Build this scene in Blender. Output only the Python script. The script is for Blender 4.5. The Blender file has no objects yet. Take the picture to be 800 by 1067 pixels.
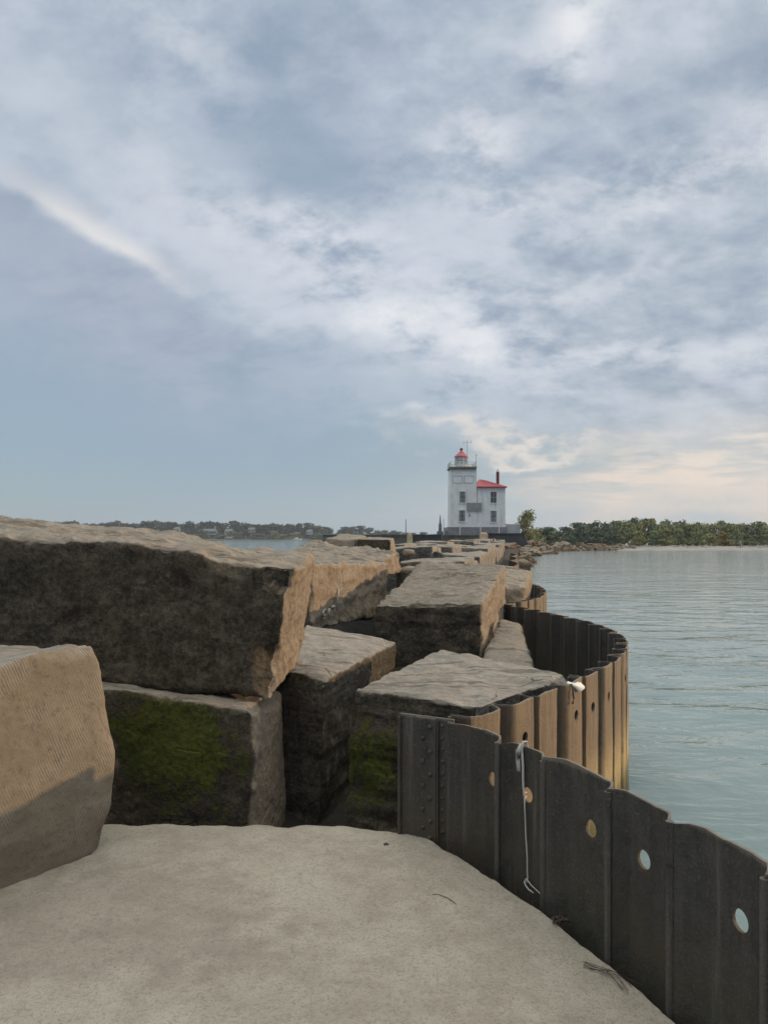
import bpy, bmesh, math, random
from math import sin, cos, tan, atan, atan2, pi, sqrt, radians, exp
from mathutils import Vector, noise

SC = bpy.context.scene
COL = SC.collection
EYE = 2.3            # eye height over the water, metres
FPX, CX, HY = 776.0, 400.0, 560.0

# ------------------------------------------------------------------ camera
cam_d = bpy.data.cameras.new('camera')
cam = bpy.data.objects.new('camera', cam_d); COL.objects.link(cam)
cam.location = (0, 0, EYE)
cam.rotation_euler = (radians(90), 0, 0)
cam_d.sensor_fit = 'VERTICAL'
cam_d.sensor_height = 36.0
cam_d.lens = FPX / 1067.0 * 36.0
cam_d.shift_y = (HY - 533.5) / 1067.0
cam_d.clip_start = 0.05
cam_d.clip_end = 6000
SC.camera = cam

# ------------------------------------------------------------------ view, world, sun
SC.view_settings.view_transform = 'Standard'
SC.view_settings.look = 'None'
SC.view_settings.exposure = 0.30
SC.view_settings.gamma = 1.0
SC.view_settings.use_curve_mapping = False
SC.render.engine = 'CYCLES'
SC.cycles.max_bounces = 6
SC.cycles.diffuse_bounces = 3
SC.cycles.glossy_bounces = 3
SC.cycles.transmission_bounces = 3
SC.cycles.volume_bounces = 0
SC.cycles.sample_clamp_indirect = 4.0
SC.cycles.use_denoising = True

SUN_AZ = radians(80)      # from +Y (straight ahead) towards +X (right)
SUN_EL = radians(7.5)
SUN_DIR = Vector((sin(SUN_AZ) * cos(SUN_EL), cos(SUN_AZ) * cos(SUN_EL), sin(SUN_EL)))
sun_d = bpy.data.lights.new('sun', 'SUN')
sun_d.energy = 1.9
sun_d.angle = radians(0.9)
sun_d.color = (1.0, 0.69, 0.40)
sun = bpy.data.objects.new('sun', sun_d); COL.objects.link(sun)
sun.rotation_euler = (-SUN_DIR).to_track_quat('-Z', 'Y').to_euler()


class NT:
    """small helper: shader maths as expressions"""
    def __init__(s, tree):
        s.t = tree
    def node(s, kind, **kw):
        n = s.t.nodes.new(kind)
        for k, v in kw.items():
            setattr(n, k, v)
        return n
    def put(s, sock, v):
        if isinstance(v, S): v = v.o
        if hasattr(v, 'is_output'):
            s.t.links.new(v, sock)
        elif isinstance(v, (tuple, list)) and sock.type == 'RGBA' and len(v) == 3:
            sock.default_value = (*v, 1)
        else:
            sock.default_value = v
    def math(s, op, *a, clamp=False):
        n = s.node('ShaderNodeMath', operation=op, use_clamp=clamp)
        for i, v in enumerate(a): s.put(n.inputs[i], v)
        return S(s, n.outputs[0])
    def mix(s, f, a, b, mode='MIX'):
        n = s.node('ShaderNodeMix', data_type='RGBA', blend_type=mode)
        s.put(n.inputs[0], f); s.put(n.inputs[6], a); s.put(n.inputs[7], b)
        return S(s, n.outputs[2])
    def ramp(s, v, lo, hi, a=0.0, b=1.0):
        n = s.node('ShaderNodeMapRange', interpolation_type='SMOOTHSTEP')
        s.put(n.inputs[0], v); s.put(n.inputs[1], lo); s.put(n.inputs[2], hi)
        s.put(n.inputs[3], a); s.put(n.inputs[4], b)
        return S(s, n.outputs[0])
    def noise(s, vec, scale, detail=4, rough=0.55, dist=0.0):
        n = s.node('ShaderNodeTexNoise')
        if vec is not None: s.put(n.inputs['Vector'], vec)
        n.inputs['Scale'].default_value = scale
        n.inputs['Detail'].default_value = detail
        n.inputs['Roughness'].default_value = rough
        n.inputs['Distortion'].default_value = dist
        return S(s, n.outputs['Fac'])
    def vscale(s, vec, sc, rot=(0, 0, 0), loc=(0, 0, 0)):
        n = s.node('ShaderNodeMapping')
        s.put(n.inputs[0], vec)
        n.inputs['Scale'].default_value = sc
        n.inputs['Rotation'].default_value = rot
        n.inputs['Location'].default_value = loc
        return S(s, n.outputs[0])
    def xyz(s, x, y, z):
        n = s.node('ShaderNodeCombineXYZ')
        s.put(n.inputs[0], x); s.put(n.inputs[1], y); s.put(n.inputs[2], z)
        return S(s, n.outputs[0])
    def sep(s, v):
        n = s.node('ShaderNodeSeparateXYZ'); s.put(n.inputs[0], v)
        return [S(s, o) for o in n.outputs]
    def attr(s, name):
        n = s.node('ShaderNodeAttribute', attribute_name=name)
        return S(s, n.outputs['Fac'])
    def bump(s, h, strength=0.5, dist=0.02, normal=None):
        n = s.node('ShaderNodeBump')
        s.put(n.inputs['Height'], h); s.put(n.inputs['Strength'], strength); s.put(n.inputs['Distance'], dist)
        if normal is not None: s.put(n.inputs['Normal'], normal)
        return S(s, n.outputs[0])


class S:
    def __init__(s, nt, o): s.nt = nt; s.o = o
    def __add__(a, b): return a.nt.math('ADD', a, b)
    __radd__ = __add__
    def __mul__(a, b): return a.nt.math('MULTIPLY', a, b)
    __rmul__ = __mul__
    def __sub__(a, b): return a.nt.math('SUBTRACT', a, b)
    def __rsub__(a, b): return a.nt.math('SUBTRACT', b, a)
    def __truediv__(a, b): return a.nt.math('DIVIDE', a, b)


def make_world():
    w = bpy.data.worlds.new('World'); SC.world = w
    w.use_nodes = True
    nt = w.node_tree; nt.nodes.clear()
    N = NT(nt)
    tc = N.node('ShaderNodeTexCoord')
    d = tc.outputs['Generated']
    x, y, z = N.sep(d)
    el = N.math('ARCSINE', z)
    az = N.math('ARCTAN2', x, y)
    # clouds lie in a flat layer overhead, so their noise is spread over a plane
    zz = N.math('MAXIMUM', z, 0.0) + 0.42
    px = x / zz; py = y / zz
    plane = N.xyz(px, py, 0.0)
    big = N.noise(N.vscale(plane, (1.0, 1.1, 1), rot=(0, 0, 0.5)), 2.1, 6, 0.6, 0.15)
    fine = N.noise(N.vscale(plane, (0.95, 1.35, 1), rot=(0, 0, 0.55)), 6.0, 8, 0.60, 0.12)
    puff = N.noise(N.vscale(plane, (1.0, 1.25, 1), rot=(0, 0, 0.6)), 15.0, 6, 0.62, 0.2)
    wx = N.noise(N.vscale(plane, (1, 1, 1), loc=(3.7, 1.2, 0)), 3.6, 5, 0.6)
    wy = N.noise(N.vscale(plane, (1, 1, 1), loc=(8.1, 5.4, 0)), 3.6, 5, 0.6)
    azw = az + (wx - 0.5) * 0.24
    elw = el + (wy - 0.5) * 0.19

    def blob(cx, cy, sx, sy, ang=0.0, warp=True):
        """soft patch of sky; centre and half sizes given as bearings measured off the photograph"""
        a0 = atan((cx - CX) / FPX)
        e0 = atan((HY - cy) / sqrt(FPX ** 2 + (cx - CX) ** 2))
        A, E = (azw, elw) if warp else (az, el)
        da = A - a0; de = E - e0
        c, s_ = cos(ang), sin(ang)
        u = (da * c + de * s_) * (FPX / sx)
        v = (de * c - da * s_) * (FPX / sy)
        return N.math('POWER', 2.718, (u * u + v * v) * -0.5)

    # clear evening air between and below the clouds
    nis = N.node('ShaderNodeTexSky', sky_type='NISHITA')
    nis.sun_disc = False
    nis.sun_elevation = SUN_EL
    nis.sun_rotation = SUN_AZ
    nis_c = N.mix(1.0, nis.outputs[0], (0.1, 0.1, 0.1), 'MULTIPLY')
    air = N.mix(N.ramp(el, 0.0, 0.42), (0.345, 0.450, 0.515), (0.285, 0.385, 0.515))
    air = N.mix(N.ramp(az, -0.05, 0.5), air, (0.47, 0.515, 0.54))
    air = N.mix(0.18, air, nis_c)
    # main cloud deck
    cover = N.ramp(el + (big - 0.5) * 0.20 + N.ramp(az, -0.5, 0.5) * 0.16, 0.20, 0.36)
    shade = N.ramp(big * 0.50 + fine * 0.34 + puff * 0.16, 0.36, 0.64)
    deck = N.mix(shade, (0.270, 0.335, 0.430), (0.615, 0.655, 0.720))
    col = N.mix(cover * 0.86, air, deck)

    def paint(c, mask, strength):
        return N.mix(N.math('MULTIPLY', mask, strength, clamp=True), col, c)
    br = N.ramp(fine * 0.65 + puff * 0.35, 0.34, 0.60)
    br2 = N.ramp(fine * 0.5 + puff * 0.5, 0.38, 0.60)
    LIL = (0.61, 0.645, 0.705); WARM = (0.86, 0.815, 0.77); SLATE = (0.265, 0.345, 0.445); BLUE = (0.305, 0.400, 0.500)
    col = paint(LIL, blob(150, 190, 150, 30, -0.62), 0.35)
    col = paint(LIL, blob(330, 270, 150, 52, -0.36), 0.85 * br)
    col = paint(LIL, blob(455, 360, 80, 36, -0.28), 0.85 * br)
    col = paint(SLATE, blob(310, 165, 82, 42, -0.15), 0.85)
    col = paint(SLATE, blob(20, 205, 60, 60, 0.0), 0.45)
    col = paint(SLATE, blob(560, 190, 70, 26, 0.1), 0.45)
    col = paint(BLUE, blob(60, 400, 230, 60, -0.15), 0.85)
    # the long dark roll cloud on the left with a bright rim along its upper edge
    col = paint(LIL, blob(150, 228, 110, 20, -0.50), 0.5)
    a0 = -0.425; lx, ly = atan((40 - CX) / FPX), atan((HY - 216) / sqrt(FPX ** 2 + 360 ** 2))
    # distance above the bank's slanting upper edge (edge runs down to the right), slightly ragged
    edge = (el - ly) * cos(a0) - (az - lx) * sin(a0) + (wy - 0.5) * 0.040 + (fine - 0.5) * 0.022
    reach = N.ramp(az, atan((380 - CX) / FPX), atan((140 - CX) / FPX))
    below = N.ramp(edge, 0.010, -0.018) * N.ramp(edge, -0.22, -0.03) * reach
    col = paint(N.mix(N.ramp(fine * 0.4 + wx * 0.6, 0.35, 0.65), (0.300, 0.355, 0.445), (0.385, 0.425, 0.515)), below * N.ramp(wx, 0.2, 0.6, 0.6, 1.0), 0.78)
    col = paint((0.415, 0.455, 0.545), blob(190, 345, 150, 26, -0.30), N.math('MULTIPLY', br, 0.55))
    col = paint((0.40, 0.47, 0.55), blob(330, 400, 150, 20, -0.12), N.math('MULTIPLY', br, 0.5))
    glow = N.ramp(edge, -0.008, 0.010) * N.ramp(edge, 0.040, 0.006) * N.ramp(az, atan((225 - CX) / FPX), atan((130 - CX) / FPX)) * N.ramp(az, atan((-20 - CX) / FPX), atan((90 - CX) / FPX), 0.25, 1.0)
    col = paint(WARM, glow, 0.62)
    col = paint((0.76, 0.765, 0.80), blob(290, 245, 80, 16, -0.34), 0.75 * br)
    # breaks in the deck
    for cx, cy, sx, sy, an, st in ((612, 38, 24, 22, 0, .85), (493, 152, 34, 20, .2, .75), (408, 332, 30, 12, -.3, .9), (478, 362, 36, 11, -.3, .9),
                                   (515, 215, 60, 12, .1, .6), (690, 205, 100, 13, .2, .5), (720, 165, 90, 16, .1, .35), (660, 360, 110, 15, -.05, .45),
                                   (200, 60, 50, 24, -.6, .25), (440, 440, 36, 7, 0, .4), (600, 300, 60, 10, .1, .35)):
        col = paint((0.77, 0.775, 0.79), blob(cx, cy, sx, sy, an), N.math('MULTIPLY', br2, st))
    # low warm streaks towards the sunset
    st_ = N.ramp(N.noise(N.vscale(N.xyz(az, el, 0.0), (9, 60, 1), loc=(2, 1, 0)), 1.0, 5, 0.6), 0.40, 0.62)
    col = paint((0.52, 0.575, 0.61), blob(760, 540, 260, 26, 0.0, False), 0.8)
    col = paint((0.80, 0.725, 0.65), blob(550, 463, 62, 7, -0.06), 0.8)
    col = paint((0.90, 0.73, 0.60), blob(735, 496, 110, 14, 0.03), N.math('MULTIPLY', st_, 1.0))
    col = paint((0.74, 0.65, 0.58), blob(760, 515, 120, 16, 0.0), 0.5)
    col = paint((0.84, 0.74, 0.62), blob(780, 470, 80, 12, 0.10), N.math('MULTIPLY', st_, 0.7))
    col = paint((0.80, 0.68, 0.56), blob(840, 515, 130, 10, 0.0), 0.6)
    col = paint((0.74, 0.68, 0.62), blob(980, 490, 170, 40, 0.0), 0.6)
    # out of view: sky boosted and warmed overhead as added fill, dimmed behind
    over = N.ramp(el, 0.55, 1.05)
    behind = N.ramp(y, 0.1, -0.7)
    up = over * 2.25 - behind * 0.34 * (1.0 - over)
    out = N.mix(1.0, col, N.xyz((1.0 + up * 1.22) * 0.86, (1.0 + up * 1.02) * 0.87, (1.0 + up * 0.70) * 0.885), 'MULTIPLY')
    bg = N.node('ShaderNodeBackground')
    N.put(bg.inputs[0], out)
    bg.inputs[1].default_value = 1.0
    o = N.node('ShaderNodeOutputWorld')
    nt.links.new(bg.outputs[0], o.inputs[0])


make_world()

# ------------------------------------------------------------------ helpers
def at(px, py, d):
    """point that the photo shows at (px, py) if it is d metres ahead"""
    return Vector(((px - CX) / FPX * d, d, EYE - (py - HY) / FPX * d))


def fb(p, f, oct=4, H=0.9):
    return noise.fractal(Vector(p) * f, H, 2.1, oct)


def tag(o, label=None, cat=None, group=None, kind=None):
    if label: o['label'] = label
    if cat: o['category'] = cat
    if group: o['group'] = group
    if kind: o['kind'] = kind
    return o


def empty(name, loc, rz=0.0):
    o = bpy.data.objects.new(name, None); COL.objects.link(o)
    o.location = loc; o.rotation_euler = (0, 0, rz)
    o.empty_display_size = 0.2
    return o


def link_mesh(name, me, mat, parent=None, loc=None, smooth=True):
    o = bpy.data.objects.new(name, me); COL.objects.link(o)
    if mat is not None: me.materials.append(mat)
    if parent is not None: o.parent = parent
    if loc is not None: o.location = loc
    if smooth: me.polygons.foreach_set('use_smooth', [True] * len(me.polygons))
    return o


class MB:
    """collects simple solids into one mesh"""
    def __init__(s): s.v = []; s.f = []
    def add(s, vs, fs):
        n = len(s.v); s.v += [tuple(v) for v in vs]; s.f += [tuple(i + n for i in f) for f in fs]; return s
    def box(s, x0, x1, y0, y1, z0, z1, tx=0.0, ty=0.0):
        vs = [(x0, y0, z0), (x1, y0, z0), (x1, y1, z0), (x0, y1, z0),
              (x0 + tx, y0 + ty, z1), (x1 - tx, y0 + ty, z1), (x1 - tx, y1 - ty, z1), (x0 + tx, y1 - ty, z1)]
        return s.add(vs, [(3, 2, 1, 0), (4, 5, 6, 7), (0, 1, 5, 4), (1, 2, 6, 5), (2, 3, 7, 6), (3, 0, 4, 7)])
    def tube(s, pts, r, n=6, r1=None):
        pts = [Vector(p) for p in pts]; rings = []
        m = len(pts)
        for i, p in enumerate(pts):
            t = (pts[min(i + 1, m - 1)] - pts[max(i - 1, 0)]).normalized()
            a = t.cross(Vector((0, 0, 1)))
            if a.length < 1e-3: a = t.cross(Vector((1, 0, 0)))
            a.normalize(); b = t.cross(a)
            rr = r if r1 is None else r + (r1 - r) * i / max(1, m - 1)
            rings.append([p + (a * cos(2 * pi * k / n) + b * sin(2 * pi * k / n)) * rr for k in range(n)])
        vs = [v for r_ in rings for v in r_]
        fs = []
        for i in range(m - 1):
            for k in range(n):
                fs.append((i * n + k, i * n + (k + 1) % n, (i + 1) * n + (k + 1) % n, (i + 1) * n + k))
        fs.append(tuple(range(n))); fs.append(tuple((m - 1) * n + k for k in reversed(range(n))))
        return s.add(vs, fs)
    def lathe(s, c, prof, n=16):
        """prof: (radius, z) pairs"""
        vs = []; fs = []
        for r, z in prof:
            for k in range(n):
                vs.append((c[0] + r * cos(2 * pi * k / n), c[1] + r * sin(2 * pi * k / n), c[2] + z))
        m = len(prof)
        for i in range(m - 1):
            for k in range(n):
                fs.append((i * n + k, i * n + (k + 1) % n, (i + 1) * n + (k + 1) % n, (i + 1) * n + k))
        fs.append(tuple(reversed(range(n)))); fs.append(tuple((m - 1) * n + k for k in range(n)))
        return s.add(vs, fs)
    def build(s, name, mat, parent=None, smooth=False, off=None):
        vs = s.v
        if off is not None: vs = [(v[0] - off[0], v[1] - off[1], v[2] - off[2]) for v in vs]
        me = bpy.data.meshes.new(name); me.from_pydata(vs, [], s.f); me.update()
        bm = bmesh.new(); bm.from_mesh(me); bmesh.ops.recalc_face_normals(bm, faces=bm.faces); bm.to_mesh(me); bm.free()
        return link_mesh(name, me, mat, parent, smooth=smooth)


# ------------------------------------------------------------------ materials
def new_mat(name):
    m = bpy.data.materials.new(name); m.use_nodes = True
    m.node_tree.nodes.clear()
    N = NT(m.node_tree)
    b = N.node('ShaderNodeBsdfPrincipled'); o = N.node('ShaderNodeOutputMaterial')
    m.node_tree.links.new(b.outputs[0], o.inputs[0])
    return m, N, b


def simple(name, c, rough=0.7, var=0.25, scale=6.0, bump=0.15, metal=0.0, bdist=0.01):
    m, N, b = new_mat(name)
    g = N.node('ShaderNodeNewGeometry')
    n = N.noise(g.outputs['Position'], scale, 5, 0.6)
    k = N.ramp(n, 0.3, 0.7)
    N.put(b.inputs['Base Color'], N.mix(k, tuple(v * (1 - var) for v in c), tuple(min(1, v * (1 + var)) for v in c)))
    b.inputs['Roughness'].default_value = rough
    b.inputs['Metallic'].default_value = metal
    if bump: N.put(b.inputs['Normal'], N.bump(n, bump, bdist))
    return m


def stone_mat(name, buff=(0.30, 0.235, 0.165), pale=(0.39, 0.32, 0.24), dark=(0.072, 0.061, 0.045), bump_d=0.03, grain=1.0,
              strata=0.0, tool=None, streak=0.4, lat=(1, 0, 0)):
    """weathered sandstone; vertex attributes 'stain' (dark biofilm), 'moss' and 'drip' (runs) say where it is dirty"""
    m, N, b = new_mat(name)
    g = N.node('ShaderNodeNewGeometry'); P = g.outputs['Position']
    n1 = N.noise(P, 1.3 * grain, 5, 0.62); n2 = N.noise(P, 6.5 * grain, 6, 0.65); n3 = N.noise(P, 34 * grain, 6, 0.7); n4 = N.noise(P, 120 * grain, 3, 0.6)
    runs = N.noise(N.vscale(P, (9, 9, 0.8)), 1.0, 5, 0.6)
    base = N.mix(N.ramp(n1 * 0.5 + n2 * 0.5, 0.34, 0.66), buff, pale)
    base = N.mix(N.ramp(n3, 0.5, 0.72) * 0.55, base, tuple(v * 0.42 for v in buff))
    base = N.mix(N.ramp(n2, 0.52, 0.74) * 0.35, base, (0.20, 0.175, 0.15))
    st = N.attr('stain'); mo = N.attr('moss')
    sm = N.ramp(st + (n2 - 0.5) * 0.85 + (n1 - 0.5) * 0.5 + (n3 - 0.5) * 0.35, 0.36, 0.66)
    dk = N.mix(N.ramp(n2 * 0.35 + n3 * 0.45 + n4 * 0.20, 0.40, 0.62), tuple(v * 0.52 for v in dark), tuple(v * 1.85 for v in dark))
    dk = N.mix(N.ramp(n4, 0.58, 0.70) * 0.35, dk, tuple(v * 2.6 for v in dark))
    dk = N.mix(N.ramp(runs, 0.55, 0.75) * streak, dk, tuple(v * 2.6 for v in dark))
    base = N.mix(sm, base, dk)
    vz = N.node('ShaderNodeTexVoronoi', feature='DISTANCE_TO_EDGE')
    N.put(vz.inputs['Vector'], N.mix(0.14, P, N.xyz(N.noise(P, 3.0, 4), N.noise(P, 3.3, 4), N.noise(P, 2.7, 4)), 'ADD'))
    vz.inputs['Scale'].default_value = 1.9 * grain
    crack = N.ramp(S(N, vz.outputs['Distance']), 0.016, 0.002) * N.ramp(n1, 0.54, 0.64)
    vf = N.node('ShaderNodeTexVoronoi', feature='F1')
    N.put(vf.inputs['Vector'], N.mix(0.06, P, N.xyz(n2, n3, n1), 'ADD'))
    vf.inputs['Scale'].default_value = 17 * grain
    facet = S(N, vf.outputs['Distance'])
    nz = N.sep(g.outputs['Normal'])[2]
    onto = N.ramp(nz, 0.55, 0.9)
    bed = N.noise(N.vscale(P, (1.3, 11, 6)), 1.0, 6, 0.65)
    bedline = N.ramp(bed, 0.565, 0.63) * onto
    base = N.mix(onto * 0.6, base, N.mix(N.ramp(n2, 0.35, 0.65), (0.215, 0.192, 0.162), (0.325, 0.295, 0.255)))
    base = N.mix(bedline * 0.62, base, tuple(v * 0.36 for v in buff))
    base = N.mix(crack * 0.7, base, (0.022, 0.019, 0.016))
    # pale scuffs and bird lime
    base = N.mix(N.ramp(n2 * 0.6 + n4 * 0.4, 0.66, 0.72) * 0.35, base, (0.40, 0.38, 0.34))
    mm = N.ramp(mo * 0.85 + (n2 - 0.5) * 1.5 + (n3 - 0.5) * 1.3 + (n1 - 0.5) * 0.5, 0.42, 0.68)
    mc = N.mix(N.ramp(n3 * 0.5 + n1 * 0.5, 0.35, 0.65), (0.022, 0.034, 0.006), (0.112, 0.122, 0.018))
    base = N.mix(mm * 0.92, base, mc)
    N.put(b.inputs['Base Color'], base)
    b.inputs['Roughness'].default_value = 0.88
    b.inputs['Specular IOR Level'].default_value = 0.25
    h = n2 * 0.9 + n3 * 0.75 + n4 * 0.24 + facet * 0.55 - crack * 0.5 - bedline * 0.45 + mm * n3 * 0.8
    if strata:
        s1 = N.noise(N.vscale(P, (1.6, 1.6, 22)), 1.0, 4, 0.6)
        h = h + s1 * strata
    if tool:
        ax, f, k = tool
        x, y, z = N.sep(P)
        ph = (x * ax[0] + y * ax[1] + z * ax[2]) * f + (n1 - 0.5) * 16.0 + (n2 - 0.5) * 5.0
        w = N.math('SINE', ph) * N.ramp(n2 * 0.6 + n1 * 0.4, 0.42, 0.60)
        h = h + w * k
    N.put(b.inputs['Normal'], N.bump(h, 0.75, bump_d))
    return m


M = {}
M['stone'] = stone_mat('sandstone')
M['stone_dark'] = stone_mat('dark_stained_sandstone', dark=(0.068, 0.056, 0.040), bump_d=0.034)
M['stone_tool'] = stone_mat('tooled_sandstone', buff=(0.210, 0.172, 0.124), pale=(0.290, 0.246, 0.186), tool=((0.5, 0.65, 0.33), 520.0, 0.20), bump_d=0.009)
M['stone_lay'] = stone_mat('bedded_sandstone', buff=(0.33, 0.285, 0.235), pale=(0.42, 0.37, 0.31), strata=1.0, bump_d=0.03)
M['stone_far'] = stone_mat('far_sandstone', buff=(0.34, 0.295, 0.24), pale=(0.42, 0.37, 0.31), bump_d=0.06, grain=0.5, dark=(0.10, 0.092, 0.08))

M['riprap'] = stone_mat('riprap_stone', buff=(0.15, 0.108, 0.068), pale=(0.26, 0.19, 0.12), bump_d=0.06, grain=0.5, dark=(0.05, 0.045, 0.035))


def slab_mat():
    m, N, b = new_mat('gritty_slab')
    g = N.node('ShaderNodeNewGeometry'); P = g.outputs['Position']
    n1 = N.noise(P, 1.1, 5, 0.6, 0.4); n2 = N.noise(P, 7, 6, 0.65); n3 = N.noise(P, 42, 6, 0.72); n4 = N.noise(P, 190, 3, 0.6)
    x, y, z = N.sep(P)
    base = N.mix(N.ramp(n2 * 0.6 + n1 * 0.4, 0.36, 0.64), (0.432, 0.380, 0.306), (0.565, 0.508, 0.420))
    n5 = N.noise(P, 88, 5, 0.7)
    base = N.mix(N.ramp(n3 * 0.45 + n5 * 0.55, 0.46, 0.64) * 0.55, base, (0.215, 0.184, 0.146))
    base = N.mix(N.ramp(n3 * 0.4 + n4 * 0.6, 0.56, 0.70) * 0.6, base, (0.53, 0.50, 0.44))
    base = N.mix(N.ramp(n4, 0.58, 0.68) * 0.6, base, (0.13, 0.112, 0.092))
    # browner patch on the left with a ragged outline
    du = (x + 1.25) * 0.8; dv = (y - 3.25) * 1.2
    pat = N.ramp(N.math('SQRT', du * du + dv * dv) + (n1 - 0.5) * 0.8 + (n2 - 0.5) * 0.5, 0.75, 0.45)
    base = N.mix(pat * 0.26, base, (0.225, 0.180, 0.150))
    N.put(b.inputs['Base Color'], base)
    b.inputs['Roughness'].default_value = 0.9
    b.inputs['Specular IOR Level'].default_value = 0.25
    N.put(b.inputs['Normal'], N.bump(n2 * 0.8 + n3 * 1.0 + n4 * 0.4, 0.9, 0.018))
    return m


def steel_mat():
    m, N, b = new_mat('old_sheet_pile_steel')
    g = N.node('ShaderNodeNewGeometry'); P = g.outputs['Position']
    x, y, z = N.sep(P)
    n1 = N.noise(P, 2.2, 5, 0.6); n2 = N.noise(P, 14, 6, 0.65); n3 = N.noise(P, 75, 5, 0.7)
    runs = N.noise(N.vscale(P, (16, 16, 0.9)), 1.0, 6, 0.6)
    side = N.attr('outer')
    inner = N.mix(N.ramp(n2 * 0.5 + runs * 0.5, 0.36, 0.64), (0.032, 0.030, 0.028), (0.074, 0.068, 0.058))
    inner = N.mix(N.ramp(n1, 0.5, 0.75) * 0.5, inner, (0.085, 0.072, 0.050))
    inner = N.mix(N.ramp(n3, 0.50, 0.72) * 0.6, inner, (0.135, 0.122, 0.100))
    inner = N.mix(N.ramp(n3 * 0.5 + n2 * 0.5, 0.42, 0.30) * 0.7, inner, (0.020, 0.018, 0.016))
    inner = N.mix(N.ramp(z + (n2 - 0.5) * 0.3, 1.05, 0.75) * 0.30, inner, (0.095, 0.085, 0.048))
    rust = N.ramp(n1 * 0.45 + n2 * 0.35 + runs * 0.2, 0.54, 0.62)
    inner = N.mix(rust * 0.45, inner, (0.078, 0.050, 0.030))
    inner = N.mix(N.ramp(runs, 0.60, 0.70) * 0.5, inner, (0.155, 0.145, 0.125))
    outer = N.mix(N.ramp(n2 * 0.4 + runs * 0.6, 0.36, 0.64), (0.125, 0.082, 0.048), (0.265, 0.182, 0.105))
    outer = N.mix(N.ramp(runs, 0.54, 0.66) * 0.7, outer, (0.085, 0.056, 0.036))
    outer = N.mix(N.ramp(n3, 0.58, 0.75) * 0.4, outer, (0.34, 0.28, 0.20))
    # splash zone: weed just over the water, sun glint painted golden above it
    zn = z + (n2 - 0.5) * 0.28 + (runs - 0.5) * 0.35
    outer = N.mix(N.ramp(zn, 0.85, 0.40) * 0.8, outer, (0.52, 0.37, 0.17))
    outer = N.mix(N.ramp(zn, 0.42, 0.20), outer, (0.105, 0.100, 0.030))
    outer = N.mix(N.ramp(zn, 0.22, 0.04), outer, (0.030, 0.036, 0.012))
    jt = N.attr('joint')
    inner = N.mix(N.ramp(jt + (runs - 0.5) * 1.2 + (n3 - 0.5) * 0.6, 0.80, 1.05) * 0.35, inner, (0.150, 0.138, 0.118))
    outer = N.mix(N.ramp(jt + (runs - 0.5) * 0.7 + (n2 - 0.5) * 0.4, 0.10, 0.55) * 0.85, outer, (0.045, 0.036, 0.029))  # shade of flanks turned from the sun, painted as dark strips along joints
    rn = N.attr('run')
    inner = N.mix(N.ramp(rn * 0.9 + (runs - 0.5) * 1.1, 0.45, 0.85) * 0.6, inner, (0.120, 0.066, 0.034))
    outer = N.mix(N.ramp(rn * 0.9 + (runs - 0.5) * 1.1, 0.45, 0.85) * 0.6, outer, (0.080, 0.048, 0.028))
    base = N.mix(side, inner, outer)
    base = N.mix(N.ramp(z + (n2 - 0.5) * 0.03, 1.297, 1.312) * 0.5, base, (0.26, 0.225, 0.185))
    N.put(b.inputs['Base Color'], base)
    b.inputs['Metallic'].default_value = 0.0
    N.put(b.inputs['Roughness'], N.ramp(n2, 0.3, 0.7, 0.48, 0.75))
    b.inputs['Specular IOR Level'].default_value = 0.45
    N.put(b.inputs['Normal'], N.bump(n2 * 0.7 + n3 * 0.65 + n1 * 0.5 + runs * 0.4, 0.75, 0.010))
    return m


def water_mat():
    m, N, b = new_mat('lake_water')
    g = N.node('ShaderNodeNewGeometry'); P = g.outputs['Position']
    x, y, z = N.sep(P)
    n0 = N.noise(N.vscale(P, (0.10, 0.17, 1), rot=(0, 0, 0.15)), 1.0, 3, 0.5, 0.3)
    nA = N.noise(N.vscale(P, (0.55, 1.15, 1), rot=(0, 0, -0.1)), 1.0, 4, 0.5, 0.4)
    nB = N.noise(N.vscale(P, (2.6, 4.6, 1), rot=(0, 0, 0.2)), 1.0, 4, 0.55, 0.3)
    nC = N.noise(N.vscale(P, (9, 14, 1)), 1.0, 3, 0.5)
    # wake of a passing boat: a narrow belt of steeper ripples
    wl = (y + x * 0.43 - 16.1 + (nA - 0.5) * 0.5)
    belt = N.math('POWER', 2.718, wl * wl * -4.0)
    sw = N.math('SINE', wl * 9.0) * belt
    patch = N.ramp(n0, 0.40, 0.62, 0.35, 1.0)
    h = nA * 0.52 + (nB * 0.085 + nC * 0.010) * (patch + belt * 1.3) + sw * 0.02 + n0 * 0.45
    col = N.mix(N.ramp(n0, 0.35, 0.65), (0.175, 0.245, 0.240), (0.205, 0.275, 0.268))
    N.put(b.inputs['Base Color'], col)
    b.inputs['Roughness'].default_value = 0.06
    b.inputs['IOR'].default_value = 1.333
    N.put(b.inputs['Normal'], N.bump(h, 0.40, 0.5))
    return m


def leaf_mat(name, a, b_, scale=0.6):
    m, N, b = new_mat(name)
    g = N.node('ShaderNodeNewGeometry')
    n = N.noise(g.outputs['Position'], scale, 4, 0.6)
    oi = N.node('ShaderNodeObjectInfo')
    r = S(N, oi.outputs['Random'])
    c = N.mix(N.ramp(n, 0.32, 0.68), a, b_)
    c = N.mix(r * 0.45, c, tuple(0.5 * (p + q) * k for p, q, k in zip(a, b_, (1.1, 1.05, 0.75))))
    N.put(b.inputs['Base Color'], c)
    b.inputs['Roughness'].default_value = 0.75
    b.inputs['Specular IOR Level'].default_value = 0.2
    return m


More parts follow.
